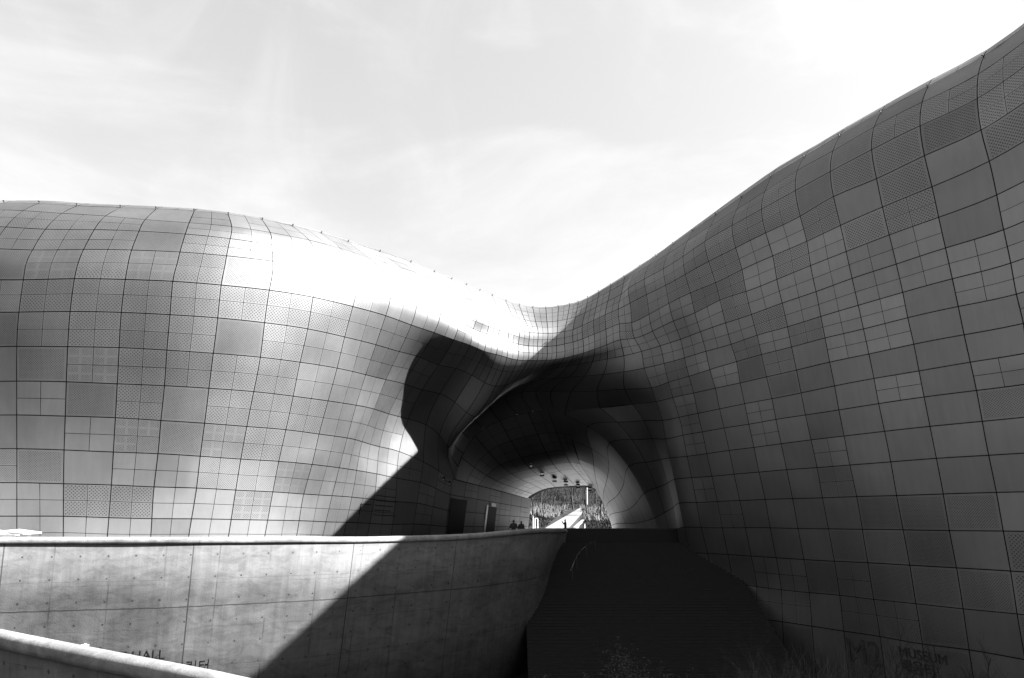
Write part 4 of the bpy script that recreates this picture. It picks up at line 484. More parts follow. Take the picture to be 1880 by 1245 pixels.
# ------------------------------------------------------------------ ground, plaza, stairs
def flat(name, poly, z, mat, thick=0.0):
    b = MB()
    if thick: b.prism([(x, y, z) for x, y in poly], (0, 0, -thick))
    else: b.add([(x, y, z) for x, y in poly], [tuple(range(len(poly)))])
    return tag(b.build(name, mat), kind='structure')
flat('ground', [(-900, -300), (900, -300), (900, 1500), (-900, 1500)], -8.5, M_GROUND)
pl = [(p[0] - .0, p[1] + .35) for p in path[::4]]
pl = [(-80, 31)] + pl + [(5, 63.2), (13, 63.3), (13, 86.9), (-80, 86.9)]
flat('plaza', pl, 0.0, M_PAVE, .6)
flat('passage_floor', [(-13, 50), (-3.6, 44.6), (-.6, 47.9), (1.2, 50.6), (2.4, 54), (3.2, 60.5), (4.6, 62.9), (15.6, 62.95), (15.6, 86.95), (1, 86.95), (-13, 56)], .006, plain('shade_darkened_paving', .012, .6))  # shade put into the colour: plaza paving darkened here to keep the passage black
flat('bounce_slab', [(0, 87.1), (14, 87.1), (14, 92), (0, 92)], .02, plain('pale_bounce', .6, .8), .6)  # added pale reflector hidden from view, throws sunlight up onto the passage ceiling
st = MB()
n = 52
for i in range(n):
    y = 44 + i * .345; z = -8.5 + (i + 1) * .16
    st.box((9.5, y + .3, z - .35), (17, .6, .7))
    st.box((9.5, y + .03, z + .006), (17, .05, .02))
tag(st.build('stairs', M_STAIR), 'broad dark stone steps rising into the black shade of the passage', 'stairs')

sp = empty('stair_parapet', (9, 62.7, 0)); tag(sp, 'low black parapet crossing the passage at the head of the steps', 'parapet')
b = MB(); b.prism([(4.5, 62.55, .93), (15.3, 62.55, .90), (15.3, 62.75, .90), (4.5, 62.75, .93)], (0, 0, -1.6)); b.build('panel', M_BLACK, sp)
b = MB(); b.tube([(4.5, 62.65, .97), (15.3, 62.65, .94)], .05, 8); b.build('top_rail', M_DARKM, sp)
# handrail on the stairs
hr = empty('stair_handrail', (6, 57, -3))
tag(hr, 'thin curved steel handrail catching light in the dark passage below the parapet', 'handrail')
def at(px, py, Y):
    T = R(14.22); u = (px - 940) / 1253; w = -(py - 622.5) / 1253
    dy = math.cos(T) - w * math.sin(T); dz = math.sin(T) + w * math.cos(T); k = Y / dy
    return Vector((u * k, Y, 2.4 + dz * k))
rail = [at(1047, 1048, 50), at(1051, 1040, 51), at(1054, 1032, 51.5), at(1059, 1021, 53), at(1066, 1011, 55), at(1076, 1002, 57), at(1086, 996, 59), at(1093, 993, 60.5)]
b = MB(); b.tube(rail, .022, 6); b.build('rail', M_STEEL, hr)
for p in rail[1::2]:
    b = MB(); b.tube([p, p - Vector((0, 0, .9))], .02, 5); b.build('post', M_DARKM, hr)

# ------------------------------------------------------------------ doors and fittings in the passage
def slab(name, surf, g0, g1, v0, v1, off, th, mat, parent, n=5):
    qg = np.linspace(g0, g1, n); qv = np.linspace(v0, v1, n)
    P = surf.grid(qg, qv); N = normals(P, surf.sign); A = P + N * off; Bk = P + N * (off - th)
    V = list(A.reshape(-1, 3)) + list(Bk.reshape(-1, 3)); m = n * n; F = []
    for i in range(n - 1):
        for j in range(n - 1):
            q = i * n + j; F.append((q, q + 1, q + n + 1, q + n)); F.append((m + q, m + q + n, m + q + n + 1, m + q + 1))
    ring = [i * n for i in range(n)] + [(n - 1) * n + j for j in range(1, n)] + [i * n + n - 1 for i in range(n - 2, -1, -1)] + [j for j in range(n - 2, 0, -1)]
    for i in range(len(ring)):
        a, c = ring[i], ring[(i + 1) % len(ring)]; F.append((a, c, m + c, m + a))
    return mesh_obj(name, V, F, mat, parent)
def gY(Y): return 12 + (Y - 61.6) / 2.6
d1 = slab('doorway', S_LL, gY(67.0), gY(70.0), 10.2, 12.9, .05, .04, M_BLACK, bld); d1['label'] = 'wide black doorway in the passage wall'
d2 = slab('doorway', S_LL, gY(74.4), gY(76.4), 10.4, 12.9, .05, .04, M_BLACK, bld); d2['label'] = 'narrow black doorway with a lit edge, nearer the far opening'
slab('door_frame', S_LL, gY(74.1), gY(74.4), 10.3, 12.9, .09, .06, M_STEEL, d2)
slab('door_light', S_LL, gY(74.9), gY(75.9), 10.1, 10.35, .16, .12, M_STEEL, d2)

def cctv(name, g, v, label):
    e_p, nrm = S_LL.at(g, v, .1); e = empty(name, e_p)
    tag(e, label, 'security camera', 'cameras on the passage wall')
    b = MB(); b.box(e_p + nrm * .12, (.12, .12, .12)); b.tube([e_p + nrm * .1, e_p + nrm * .5], .03, 5); b.build('mount', M_DARKM, e)
    rot = Matrix.Rotation(R(-20), 3, 'X'); b = MB(); b.box(e_p + nrm * .55 + Vector((0, 0, -.08)), (.2, .55, .2), rot); b.build('housing', M_BLACK, e)
    b = MB(); b.tube([e_p + nrm * .55 + Vector((0, -.27, -.18)), e_p + nrm * .55 + Vector((0, -.36, -.21))], .07, 8); b.build('lens', M_STEEL, e)
cctv('security_camera', gY(64.2), 9.35, 'dark security camera on the passage wall, nearest of the pair above the wide doorway')
cctv('security_camera', gY(65.4), 9.4, 'dark security camera on the passage wall, farther of the pair above the wide doorway')

# square twin spotlights under the passage ceiling
LAMPS = [(2.01, 73.1, 7.2), (3.28, 76.0, 6.55), (4.81, 78.8, 6.08), (6.27, 81.1, 5.76), (7.82, 82.8, 5.5), (9.3, 83.6, 5.2)]
ords = ['nearest and largest', 'second from the viewer', 'third from the viewer', 'fourth from the viewer', 'fifth from the viewer', 'smallest, beside the far opening']
def spot_proto():
    e = empty('ceiling_spotlight'); b = MB()
    b.tube([(0, 0, .35), (0, 0, .1)], .04, 6); b.box((0, 0, .3), (.2, .1, .04)); b.build('bracket', M_STEEL, e)
    for z in (.06, -.3):
        b = MB(); b.box((0, 0, z), (.46, .34, .16)); b.box((0, -.18, z), (.4, .04, .1)); b.build('lamp_head', M_BLACK, e)
    b = MB(); b.box((0, 0, -.12), (.1, .08, .2)); b.build('yoke', M_STEEL, e)
    return e
proto = spot_proto()
for i, p in enumerate(LAMPS):
    if i == 0: e = proto
    else:
        e = proto.copy(); COL.objects.link(e)
        for c in [o for o in proto.children]:
            c2 = c.copy(); COL.objects.link(c2); c2.parent = e
    e.location = p
    tag(e, 'black twin-headed square spotlight under the passage ceiling, ' + ords[i], 'spotlight', 'spotlights under the passage ceiling')

# ------------------------------------------------------------------ lettering
def letters(name, text, size, origin, xdir, ydir, mat, depth=.04, spacing=1.0):
    cu = bpy.data.curves.new(name, 'FONT'); cu.body = text; cu.size = size; cu.extrude = depth / 2; cu.space_character = spacing; cu.resolution_u = 3
    tmp = bpy.data.objects.new(name + '_tmp', cu); COL.objects.link(tmp)
    dg = bpy.context.evaluated_depsgraph_get(); me = bpy.data.meshes.new_from_object(tmp.evaluated_get(dg))
    COL.objects.unlink(tmp); bpy.data.objects.remove(tmp)
    me.name = name; me.materials.clear(); me.materials.append(mat)
    o = bpy.data.objects.new(name, me); COL.objects.link(o)
    x = Vector(xdir).normalized(); y = Vector(ydir); y = (y - x * y.dot(x)).normalized(); z = x.cross(y)
    M = Matrix((x, y, z)).transposed().to_4x4(); M.translation = Vector(origin); o.matrix_world = M
    return o
def wall_frame(X, dz, off=.0):
    i = int(np.argmin(np.abs(path[:, 0] - X))); t = path[i + 1, :2] - path[i - 1, :2]; t /= np.linalg.norm(t)
    n = np.array([t[1], -t[0]]); z = path[i, 2] + dz
    o = .2 - lean * (-dz - .34)
    return Vector((path[i, 0] + n[0] * (o + off), path[i, 1] + n[1] * (o + off), z)), Vector((t[0], t[1], 0)), Vector((n[0] * lean, n[1] * lean, 1)).normalized(), Vector((n[0], n[1], 0))
def wall_at(px, py):
    Y = 36.0
    for _ in range(40):
        p = at(px, py, Y); f = wall_frame(p.x, p.z - float(np.interp(p.x, path[:, 0], path[:, 2])))
        Y = Y + (f[0].y - p.y) * .7
    return f
def sign_on_wall(name, text, size, px, py, label, dx):
    o, x, y, n = wall_at(px, py)
    e = empty(name, o); tag(e, label, 'sign')
    ob = letters('lettering', text, size, o + n * .34 + x * dx, x, y, M_BLACK, .12); mw = ob.matrix_world.copy()
    ob.parent = e; ob.matrix_parent_inverse = Matrix.Translation(-o)
    xs = [v.co.x for v in ob.data.vertices]; w = max(xs) - min(xs)
    ob.matrix_world = Matrix.Translation(-x * w) @ mw
    for k in range(int(w / .6) + 1):
        q = o + n * .34 + x * (dx - w + .12 + k * .6) + y * size * .3
        b = MB(); b.tube([q, q - n * .4], .012, 4); b.build('standoff_pin', M_DARKM, e)
    return e
sign_on_wall('wall_lettering', 'ART HALL', .62, 309, 1207, 'black raised ART HALL letters casting long shadows on the concrete wall', 0)
sign_on_wall('wall_lettering', '\uc54c\ub9bc\ud130', .62, 383, 1229, 'black raised Korean letters lower on the concrete wall, right of the ART HALL letters', 0)
# small lamp box on the wall just above the near coping
o, x, y, n = wall_at(160, 1184)
b = MB(); rot = Matrix((x, n, y)).transposed(); b.box(o + n * .3, (.34, .5, .07), rot); b.box(o + n * .08, (.1, .16, .12), rot)
tag(b.build('wall_lamp', M_WHITE), 'small flat white lamp box fixed to the concrete wall just above the near coping', 'lamp')

# signs on the metal skin: arrow pictogram with lines of small print, and M2 MUSEUM
def surf_find(surf, px, py, g, v):
    for _ in range(30):
        p, n = surf.at(g, v, .02); q = proj(p)
        pg = proj(surf.at(g + .05, v)[0]); pv = proj(surf.at(g, v + .05)[0]); p0 = proj(surf.at(g, v)[0])
        J = np.array([[(pg[0] - p0[0]) / .05, (pv[0] - p0[0]) / .05], [(pg[1] - p0[1]) / .05, (pv[1] - p0[1]) / .05]])
        d = np.linalg.solve(J, np.array([px - q[0], py - q[1]])); g += float(np.clip(d[0], -1, 1)); v += float(np.clip(d[1], -1, 1))
        if abs(d).max() < 1e-3: break
    return g, v
def proj(p):
    T = R(14.22); x, y, z = p[0], p[1], p[2] - 2.4
    d = y * math.cos(T) + z * math.sin(T); h = -y * math.sin(T) + z * math.cos(T)
    return (940 + 1253 * x / d, 622.5 - 1253 * h / d)
def strip(surf, a, b_, w, mb, off=.03):
    P = [surf.at(a[0] * (1 - t) + b_[0] * t, a[1] * (1 - t) + b_[1] * t, off)[0] for t in (0, .5, 1)]
    mb.tube(P, w, 4)
g, v = surf_find(S_LL, 676, 927, 9.8, 11.3)
e = empty('facade_sign', S_LL.at(g, v)[0]); tag(e, 'thin black arrow pictogram and fine print on lit panels where the shadow begins', 'sign')
mb = MB()
strip(S_LL, (g - .32, v - .02), (g + .12, v - .02), .03, mb); strip(S_LL, (g - .32, v - .02), (g - .12, v - .42), .03, mb); strip(S_LL, (g - .32, v - .02), (g - .30, v + .42), .03, mb)
mb.build('arrow', M_BLACK, e)
for r in range(5):
    mb = MB(); w = rnd.uniform(.6, 1.0)
    strip(S_LL, (g + .3, v - .42 + r * .2), (g + .3 + w, v - .42 + r * .2), .028, mb); mb.build('text_line', M_BLACK, e)
def skin_text(name, text, size, surf, px, py, g0, v0, mat, label, parent=None):
    g, v = surf_find(surf, px, py, g0, v0)
    o, n = surf.at(g, v, .06); o2 = surf.at(g + .2, v, .06)[0]; o3 = surf.at(g, v - .2, .06)[0]
    if parent is None:
        parent = empty(name, o); tag(parent, label, 'sign')
    ob = letters('lettering', text, size, o, o2 - o, o3 - o, mat, .04); mw = ob.matrix_world.copy()
    ob.parent = parent; ob.matrix_parent_inverse = Matrix.Translation(-Vector(parent.location)); ob.matrix_world = mw
    return parent
M_PALE = plain('pale_film', .03, .5)
skin_text('facade_sign', 'M2', 2.1, S_LR, 1556, 1213, 34.5, 17.6, M_PALE, 'big faint M2 on the dark panels low behind the bare branches')
q = skin_text('facade_sign', 'MUSEUM', .78, S_LR, 1651, 1203, 35.5, 17.7, M_DARKM, 'black MUSEUM lettering with Korean beneath, low on the shaded panels behind bare branches')
skin_text('', '\ubc30\uc6c0\ud130', .8, S_LR, 1656, 1229, 35.5, 18.2, M_DARKM, None, q)

# ------------------------------------------------------------------ people
def person(loc, rz, h, pose, label, dark=True):
    e = empty('person', loc); e.rotation_euler = (0, 0, rz); tag(e, label, 'person', None)
    k = h / 1.72
    ja = {'hip': (0, 0, .93), 'waist': (0, .01, 1.08), 'chest': (0, 0, 1.32), 'neck': (0, .01, 1.47), 'head0': (0, .02, 1.54), 'head': (0, .03, 1.63), 'top': (0, .02, 1.70)}
    for sgn, s in ((-1, 'l'), (1, 'r')):
        ja['sh' + s] = (sgn * .19, 0, 1.41); ja['th' + s] = (sgn * .09, 0, .90); ja['kn' + s] = (sgn * .11, .03, .50); ja['an' + s] = (sgn * .12, -.03, .09); ja['to' + s] = (sgn * .14, .13, .03)
        if pose == 'arms_folded':
            ja['el' + s] = (sgn * .30, .06, 1.14); ja['wr' + s] = (sgn * .06, .24, 1.2); ja['ha' + s] = (-sgn * .03, .25, 1.22)
        elif pose == 'camera':
            ja['el' + s] = (sgn * .27, .16, 1.22); ja['wr' + s] = (sgn * .10, .33, 1.50); ja['ha' + s] = (sgn * .07, .36, 1.56)
        else:
            ja['el' + s] = (sgn * .26, -.02, 1.12); ja['wr' + s] = (sgn * .25, .10, .88); ja['ha' + s] = (sgn * .24, .13, .80)
    rad = {'hip': .19, 'waist': .185, 'chest': .205, 'neck': .075, 'head0': .07, 'head': .10, 'top': .055}
    base = {'sh': .10, 'el': .07, 'wr': .032, 'ha': .03, 'th': .11, 'kn': .08, 'an': .042, 'to': .035}
    ed = [('hip', 'waist'), ('waist', 'chest'), ('chest', 'neck'), ('neck', 'head0'), ('head0', 'head'), ('head', 'top')]
    for s in 'lr': ed += [('chest', 'sh' + s), ('sh' + s, 'el' + s), ('el' + s, 'wr' + s), ('wr' + s, 'ha' + s), ('hip', 'th' + s), ('th' + s, 'kn' + s), ('kn' + s, 'an' + s), ('an' + s, 'to' + s)]
    names = list(ja); ix = {n: i for i, n in enumerate(names)}
    vs = [tuple(c * k for c in ja[n]) for n in names]; es = [(ix[a], ix[b]) for a, b in ed]
    rr = [rad.get(n, base.get(n[:2], .05)) * k for n in names]
    for sgn, s in ((-1, 'l'), (1, 'r')):                        # five fingers, rooted in the palm
        hx = Vector(vs[ix['ha' + s]]); wx = Vector(vs[ix['wr' + s]]); d = (hx - wx).normalized(); side = d.cross(Vector((0, 0, 1)) if abs(d.z) < .9 else Vector((0, 1, 0))).normalized()
        for q in range(4):
            a = hx + side * (.024 * (q - 1.5)) ; ln = (.07, .08, .075, .06)[q]
            vs.append(tuple(a + d * ln * .5)); rr.append(.010); es.append((ix['ha' + s], len(vs) - 1))
            vs.append(tuple(a + d * ln * .9 - Vector((0, .012, .012)))); rr.append(.008); es.append((len(vs) - 2, len(vs) - 1))
        vs.append(tuple(hx + side * .045 + d * .015)); rr.append(.010); es.append((ix['ha' + s], len(vs) - 1))
    me = bpy.data.meshes.new('body'); me.from_pydata(vs, es, []); o = bpy.data.objects.new('body', me); COL.objects.link(o)
    m = o.modifiers.new('skin', 'SKIN')
    lay = me.skin_vertices if len(me.skin_vertices) else None
    if lay is None:
        bm = bmesh.new(); bm.from_mesh(me); L = bm.verts.layers.skin.verify(); bm.to_mesh(me); bm.free()
    for i, sv in enumerate(me.skin_vertices[0].data):
        sv.radius = (rr[i], rr[i] * (.75 if names[i] in ('chest', 'waist', 'hip') else 1)) if i < len(names) else (rr[i], rr[i]); sv.use_root = (i == 0)
    o.modifiers.new('sub', 'SUBSURF').levels = 1; o.modifiers['sub'].render_levels = 1
    me.materials.append(M_CLOTH); o.parent = e
    b = MB()                                                     # hair cap
    for i in range(5):
        a = i / 4 * math.pi / 2
        b.tube([(0, -.005, (1.62 + .1 * math.sin(a)) * k), (0, -.005, (1.635 + .1 * math.sin(a)) * k)], .108 * math.cos(a) * k + .01, 10)
    b.build('hair', M_HAIR, e, True)
    b = MB(); b.tube([(0, .12, 1.615 * k), (0, .145, 1.60 * k)], [.012, .016], 6); b.build('nose', M_SKIN, e)
    for sx in (-1, 1):
        b = MB(); b.tube([(sx * .035 * k, .108, 1.64 * k), (sx * .035 * k, .12, 1.64 * k)], .011, 6); b.build('eye', M_BLACK, e)
    for c in e.children: c.matrix_parent_inverse = Matrix.Identity(4)
    return e
M_CLOTH = plain('dark_cloth', .02, .9); M_HAIR = plain('black_hair', .012, .7); M_SKIN = plain('skin', .12, .6)
person((at(943, 960, 56).x, 56, 0.02), R(170), 1.76, 'arms_folded', 'left of two people in dark clothes behind the parapet beside the far opening')
person((at(957, 960, 57).x, 57, 0.02), R(200), 1.66, 'down', 'right of two people in dark clothes behind the parapet beside the far opening')
person((at(1038, 960, 70).x, 70, 0.02), R(90), 1.68, 'camera', 'person in dark clothes holding up a camera, silhouetted against the bright ramp')

def localise(e):
    for c in e.children: c.matrix_parent_inverse = Matrix.Identity(4)
# white folding loungers on the plaza at the far left
def bench(x, y, rz, w, label):
    e = empty('outdoor_table', (x, y, 0)); e.rotation_euler = (0, 0, rz); tag(e, label, 'table', 'white tables behind the parapet')
    b = MB()
    b.prism([(-w / 2, -.5, 1.32), (w / 2, -.5, 1.2), (w / 2 + .25, .5, 1.24), (-w / 2 + .3, .5, 1.40)], (0, 0, .07)); b.build('table_top', M_WHITE, e)
    for sx in (-1, 1):
        b = MB(); b.tube([(sx * w * .38, -.3, 0), (sx * w * .40, .1, 1.28)], .05, 6); b.build('leg', M_WHITE, e)
        b = MB(); b.tube([(sx * w * .38, .4, 0), (sx * w * .40, .1, 1.28)], .05, 6); b.build('leg', M_WHITE, e)
    b = MB(); b.box((0, -.72, 1.18), (w * .8, .26, .05)); b.build('seat', M_WHITE, e)
    localise(e)
    return e
bench(at(36, 970, 39.5).x, 39.5, R(-6), 1.45, 'white angular high table behind the parapet, whole, under the bulging wing')
bench(at(-14, 970, 39.8).x, 39.8, R(5), 1.3, 'white angular high table behind the parapet, cut off by the frame edge')

# ------------------------------------------------------------------ plants in the shade
def twig(mb, p, d, ln, r, depth, rg, spread=.5, segs=3, tips=None):
    pts = [p]; rs = [r]; q = p.copy(); dd = d.copy()
    for i in range(segs):
        dd = (dd + Vector((rg.gauss(0, .12), rg.gauss(0, .12), rg.gauss(.03, .08)))).normalized()
        q = q + dd * ln / segs; pts.append(q.copy()); rs.append(r * (1 - .4 * (i + 1) / segs))
    mb.tube(pts, rs, 5 if r > .02 else 3, cap=False)
    if tips is not None and depth <= 1: tips += pts[1:]
    if depth <= 0: return
    for k in range(rg.choice((2, 3, 3, 4))):
        t = rg.uniform(.35, 1); i = min(int(t * segs), segs - 1); b = pts[i].lerp(pts[i + 1], t * segs - i)
        a = Vector((rg.gauss(0, 1), rg.gauss(0, 1), rg.gauss(0, .5))).normalized()
        nd = (dd * (1 - spread) + a * spread + Vector((0, 0, .25))).normalized()
        twig(mb, b, nd, ln * rg.uniform(.5, .75), rs[i] * .6, depth - 1, rg, spread, segs, tips)
def bare_tree(name, loc, h, r, label, cat, mat, depth=4, seed=0, lean=(0, 0), spread=.5, group=None):
    rg = random.Random(seed); e = empty(name, loc); tag(e, label, cat, group)
    tr = MB(); L = Vector(loc); top = L + Vector((lean[0], lean[1], h * .35))
    tr.tube([L, L.lerp(top, .5) + Vector((.03, 0, 0)), top], [r, r * .85, r * .7], 7, False); tr.build('trunk', mat, e, True)
    cr_ = MB()
    for i in range(rg.choice((3, 4, 5))):
        a = rg.uniform(0, 6.28); d = Vector((math.cos(a) * .5, math.sin(a) * .5, 1)).normalized()
        twig(cr_, L.lerp(top, rg.uniform(.6, 1)), d, h * rg.uniform(.3, .42), r * .55, depth, rg, spread)
    cr_.build('crown', mat, e); return e
def shrub(name, loc, h, n, label, mat, seed, leaf=None, cat='shrub', group=None, depth=2):
    rg = random.Random(seed); e = empty(name, loc); tag(e, label, cat, group); mb = MB(); tips = []; L = Vector(loc)
    for i in range(n):
        a = rg.uniform(0, 6.28); d = Vector((math.cos(a) * rg.uniform(.05, .5), math.sin(a) * rg.uniform(.05, .5), 1)).normalized()
        twig(mb, L + Vector((rg.gauss(0, .12), rg.gauss(0, .12), 0)), d, h * rg.uniform(.45, .7), .014 * rg.uniform(.8, 1.6), depth, rg, .45, 4, tips)
    mb.build('stems', mat, e)
    if leaf:
        lf = MB()
        for t in tips:
            for _ in range(leaf[0]):
                c = t + Vector((rg.gauss(0, .12), rg.gauss(0, .12), rg.gauss(0, .1)))
                u = Vector((rg.gauss(0, 1), rg.gauss(0, 1), rg.gauss(0, .6))).normalized(); w = u.cross(Vector((rg.gauss(0, 1), rg.gauss(0, 1), 1))).normalized()
                s = leaf[1] * rg.uniform(.6, 1.3)
                lf.add([c - u * s, c + w * s * .4, c + u * s, c - w * s * .4], [(0, 1, 2, 3)])
        lf.build('leaves', leaf[2], e)
    return e
M_BARK = plain('grey_bark', .012, .9); M_PALEBARK = plain('pale_bark', .025, .85); M_LEAF = plain('dark_leaf', .02, .55); M_STEM = plain('pale_stem', .05, .8)
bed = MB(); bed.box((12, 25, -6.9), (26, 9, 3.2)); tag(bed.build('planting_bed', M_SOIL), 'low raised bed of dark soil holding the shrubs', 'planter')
zb = -5.3
specs = [(985, 24, 1.9), (1035, 25, 1.7), (1090, 24, 2.4), (1140, 25.5, 2.7), (1195, 24.5, 2.6), (940, 23.5, 1.2), (1240, 26, 2.0)]
lab = ['low leafy bush at the foot of the wall, left of the dark steps', 'low leafy bush in front of the dark steps', 'taller leafy bush in front of the middle of the steps', 'tallest leafy bush before the dark steps', 'leafy bush at the right end of the dark steps', 'tiny leafy bush nearest the lit concrete wall', 'thin leafy bush where the steps meet the metal wing']
for i, (px, Y, h) in enumerate(specs):
    shrub('leafy_bush', (at(px, 1200, Y).x, Y, zb), h, 12, lab[i], M_BARK, 50 + i, (5, .045, M_LEAF), 'bush', 'leafy bushes before the steps')
specs = [(1340, 24, 2.6), (1385, 25, 3.0), (1440, 24, 3.6), (1490, 25, 3.0), (1545, 24, 2.6)]
lab = ['bare thin-stemmed shrub, leftmost below the metal wing', 'bare shrub with pale stems, second from the left below the metal wing', 'tallest bare shrub with a long pale shoot', 'bare shrub beside the big faint M2', 'bare shrub directly in front of the big faint M2']
for i, (px, Y, h) in enumerate(specs):
    shrub('bare_shrub', (at(px, 1200, Y).x, Y, zb), h, 9, lab[i], M_STEM, 70 + i, None, 'shrub', 'bare shrubs below the metal wing', 3)
specs = [(1655, 22, 4.2), (1740, 21, 4.6), (1800, 22.5, 3.6), (1590, 24, 3.6)]
lab = ['bare branching tree in front of the MUSEUM lettering', 'bare tree with forked branches right of the MUSEUM lettering', 'rightmost bare tree below the metal wing', 'slim bare tree between the M2 and the MUSEUM lettering']
for i, (px, Y, h) in enumerate(specs):
    bare_tree('bare_tree', (at(px, 1200, Y).x, Y, zb), h, .06, lab[i], 'tree', M_BARK, 4, 90 + i, (rnd.uniform(-.3, .3), 0), .42, 'bare trees below the metal wing')

# ------------------------------------------------------------------ sunlit garden beyond the passage
def hz(x, y):
    a = min(max(0, y - 88), 38); lf = 1 / (1 + math.exp((x - 4.5 - (y - 90) * .15) / 1.2))
    return .072 * a + lf * .055 * min(max(0, y - 89), 14) + max(0, y - 125) * .42 + max(0, y - 108) * .006 * max(-6, x - 8)
nx, ny = 60, 50
V = []; F = []
for j in range(ny):
    for i in range(nx):
        x = -45 + i * 2; y = 87.05 + j * 1.7; V.append((x, y, (hz(x, y) if y > 92 or x < 0 or x > 14 else -.05) + .1 * math.sin(x * 1.3) * math.sin(y * .9) if y > 95 else 0))
F = [(j * nx + i, j * nx + i + 1, (j + 1) * nx + i + 1, (j + 1) * nx + i) for j in range(ny - 1) for i in range(nx - 1)]
M_HILL = plain('leaf_litter', .012, .95, 0, 1.2, .4)
tag(mesh_obj('hillside', V, F, M_HILL, None, True), kind='structure')
M_REED = plain('pale_dry_grass', .09, .8); M_LAWN = plain('dark_grass', .008, .9)
rg = random.Random(5); mb = MB()
for i in range(16000):
    x = rg.uniform(-8, 24); y = rg.uniform(102.5, 122)
    w = .5 + .5 * math.sin(x * .9 + y * .35)
    if 4.2 + (y - 92) * .19 < x < 9.2 + (y - 92) * .10: continue
    if rg.random() > .35 + .65 * w: continue
    z = hz(x, y); h = rg.uniform(.35, 1.2) * (.7 + .5 * w); a = rg.uniform(0, 6.28); d = Vector((math.cos(a), math.sin(a), 0)) * .09
    t = Vector((rg.gauss(0, .25), rg.gauss(0, .25), h)); p = Vector((x, y, z - .05)); mb.add([p - d, p + d, p + t], [(0, 1, 2)])
tag(mb.build('dry_grass', M_REED), 'pale feathery dry grass on the sunlit slope', 'grass', kind='stuff')
mb = MB()
for i in range(9000):
    x = rg.uniform(-8, 22); y = rg.uniform(92.3, 104); z = max(0, hz(x, y))
    if 4.2 + (y - 92) * .19 < x < 9.2 + (y - 92) * .10: continue
    a = rg.uniform(0, 6.28); d = Vector((math.cos(a), math.sin(a), 0)) * .06
    p = Vector((x, y, z - .03)); mb.add([p - d, p + d, p + Vector((rg.gauss(0, .08), rg.gauss(0, .08), rg.uniform(.15, .4)))], [(0, 1, 2)])
mb2 = MB()
for i in range(5000):
    x = rg.uniform(-10, 30); y = rg.uniform(122, 150); z = hz(x, y); L = Vector((x, y, z)); h = rg.uniform(.4, 1.6)
    d = Vector((rg.gauss(0, .35), rg.gauss(0, .35), 1)) * h; w = Vector((rg.uniform(.02, .06), 0, 0))
    mb2.add([L - w, L + w, L + d], [(0, 1, 2)]); k = rg.uniform(.3, .8)
    mb2.add([L + d * k, L + d * k + Vector((0, 0, .05)), L + d * k + Vector((rg.gauss(0, .5), rg.gauss(0, .3), rg.uniform(.1, .7)))], [(0, 1, 2)])
tag(mb2.build('underbrush', plain('brush_stem', .02, .9)), 'tangled bare undergrowth on the wooded slope', 'undergrowth', kind='stuff')
tag(mb.build('low_grass', M_LAWN), 'dark low grass at the foot of the slope', 'grass', kind='stuff')
lt = ['with a leaning trunk', 'with a forked crown', 'slender', 'broad and twiggy', 'tall and straight', 'short and dense']
place = [(-3, 112), (1, 116), (3.5, 110), (5, 124), (7, 118), (8.5, 128), (10.5, 121), (12, 112), (13.5, 108), (15, 126), (17, 116), (-1, 126), (2, 131), (6, 134), (10, 136), (14, 134), (18, 130), (4, 140), (9, 143), (13, 142), (0, 138), (20, 138), (7.5, 131), (11.5, 130)]
place.sort(key=lambda p: p[0] / p[1])
nth = 'first second third fourth fifth sixth seventh eighth ninth tenth eleventh twelfth thirteenth fourteenth fifteenth sixteenth seventeenth eighteenth nineteenth twentieth twenty-first twenty-second twenty-third twenty-fourth'.split()
for i, (x, y) in enumerate(place):
    o = bare_tree('bare_tree', (x, y, hz(x, y) - .1), 6.5 + (i * 37 % 5), .11 + .03 * (i % 3), ('pale' if i % 3 else 'dark') + ' bare tree on the far hillside, ' + nth[i] + ' from the left beyond the passage', 'tree', M_PALEBARK if i % 3 else M_BARK, 4, 200 + i, (rg.uniform(-.6, .6), 0), .5, 'bare trees on the far hillside')
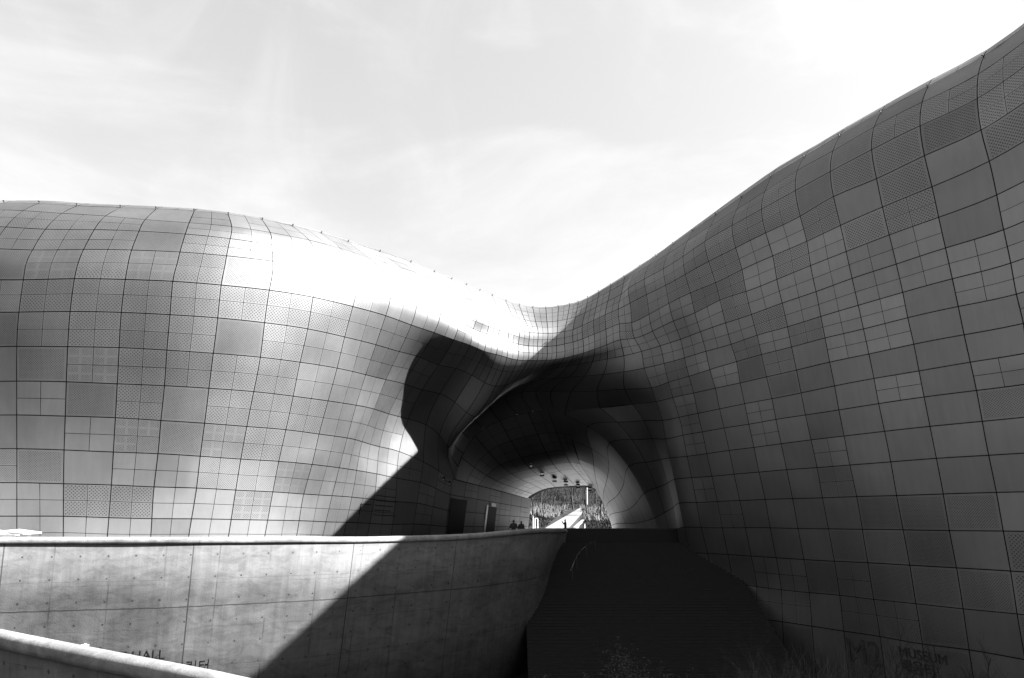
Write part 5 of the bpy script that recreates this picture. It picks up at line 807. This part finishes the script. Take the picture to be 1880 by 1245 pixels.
# concrete ramp climbing the slope
M_RAMP = plain('sunlit_concrete', .11, .8)
rp = empty('garden_ramp', (6, 92, 0)); tag(rp, 'pale concrete ramp climbing the sunlit slope beyond the passage', 'ramp')
a, b_, c, d = at(1000, 970, 90), at(1045, 968, 90), at(1077, 933, 124), at(1067, 931, 126)
mb = MB(); mb.prism([a, b_, c, d], (0, 0, -.5)); mb.build('walkway', M_RAMP, rp)
e1, e2 = at(1052, 968, 90.5), at(1086, 938, 122)
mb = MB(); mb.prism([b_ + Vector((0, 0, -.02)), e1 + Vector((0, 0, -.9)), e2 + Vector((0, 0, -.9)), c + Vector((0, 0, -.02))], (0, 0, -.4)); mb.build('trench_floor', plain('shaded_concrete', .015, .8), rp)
mb = MB(); mb.prism([e1, e1 + Vector((.35, 0, 0)), e2 + Vector((.3, 0, 0)), e2], (0, 0, -1.2)); mb.build('kerb_wall', M_RAMP, rp)
# lamp post, gate posts, bollard
def post(name, px, py0, py1, Y, w, label, cat, mat, head=False):
    p0 = at(px, py0, Y); p1 = at(px, py1, Y); e = empty(name, p0); tag(e, label, cat)
    mb = MB(); mb.tube([p0, p1], [w, w * .8], 8); mb.build('pole', mat, e)
    if head:
        mb = MB(); mb.box(p1 + Vector((.5, 0, -.2)), (1.0, .16, .1)); mb.build('lamp_arm', mat, e)
    else:
        mb = MB(); mb.box(p1, (w * 2.6, w * 2.6, w * .6)); mb.build('cap', mat, e)
post('street_lamp', 1077.5, 926, 880, 112, .13, 'tall white lamp post on the slope beyond the passage', 'lamp post', M_WHITE, True)
post('gate_post', 978.5, 972, 947, 87.5, .09, 'slim white post just outside the far opening', 'post', M_WHITE)
post('bollard', 1073.5, 971, 962, 89, .07, 'short white bollard right of the ramp', 'bollard', M_WHITE)
fr = empty('garden_gate', at(984, 972, 87.8)); tag(fr, 'small white upright gate frame beside the slim white post', 'gate')
pA, pB, pC, pD = at(982, 973, 87.8), at(982, 952, 87.8), at(987, 952, 87.8), at(987, 973, 87.8)
for q0, q1, r_ in ((pA, pB, .11), (pC, pD, .08)):
    mb = MB(); mb.tube([q0, q1], r_, 6); mb.build('upright', M_WHITE, fr)
mb = MB(); mb.tube([pB, pC], .07, 6); mb.build('crossbar', M_WHITE, fr)
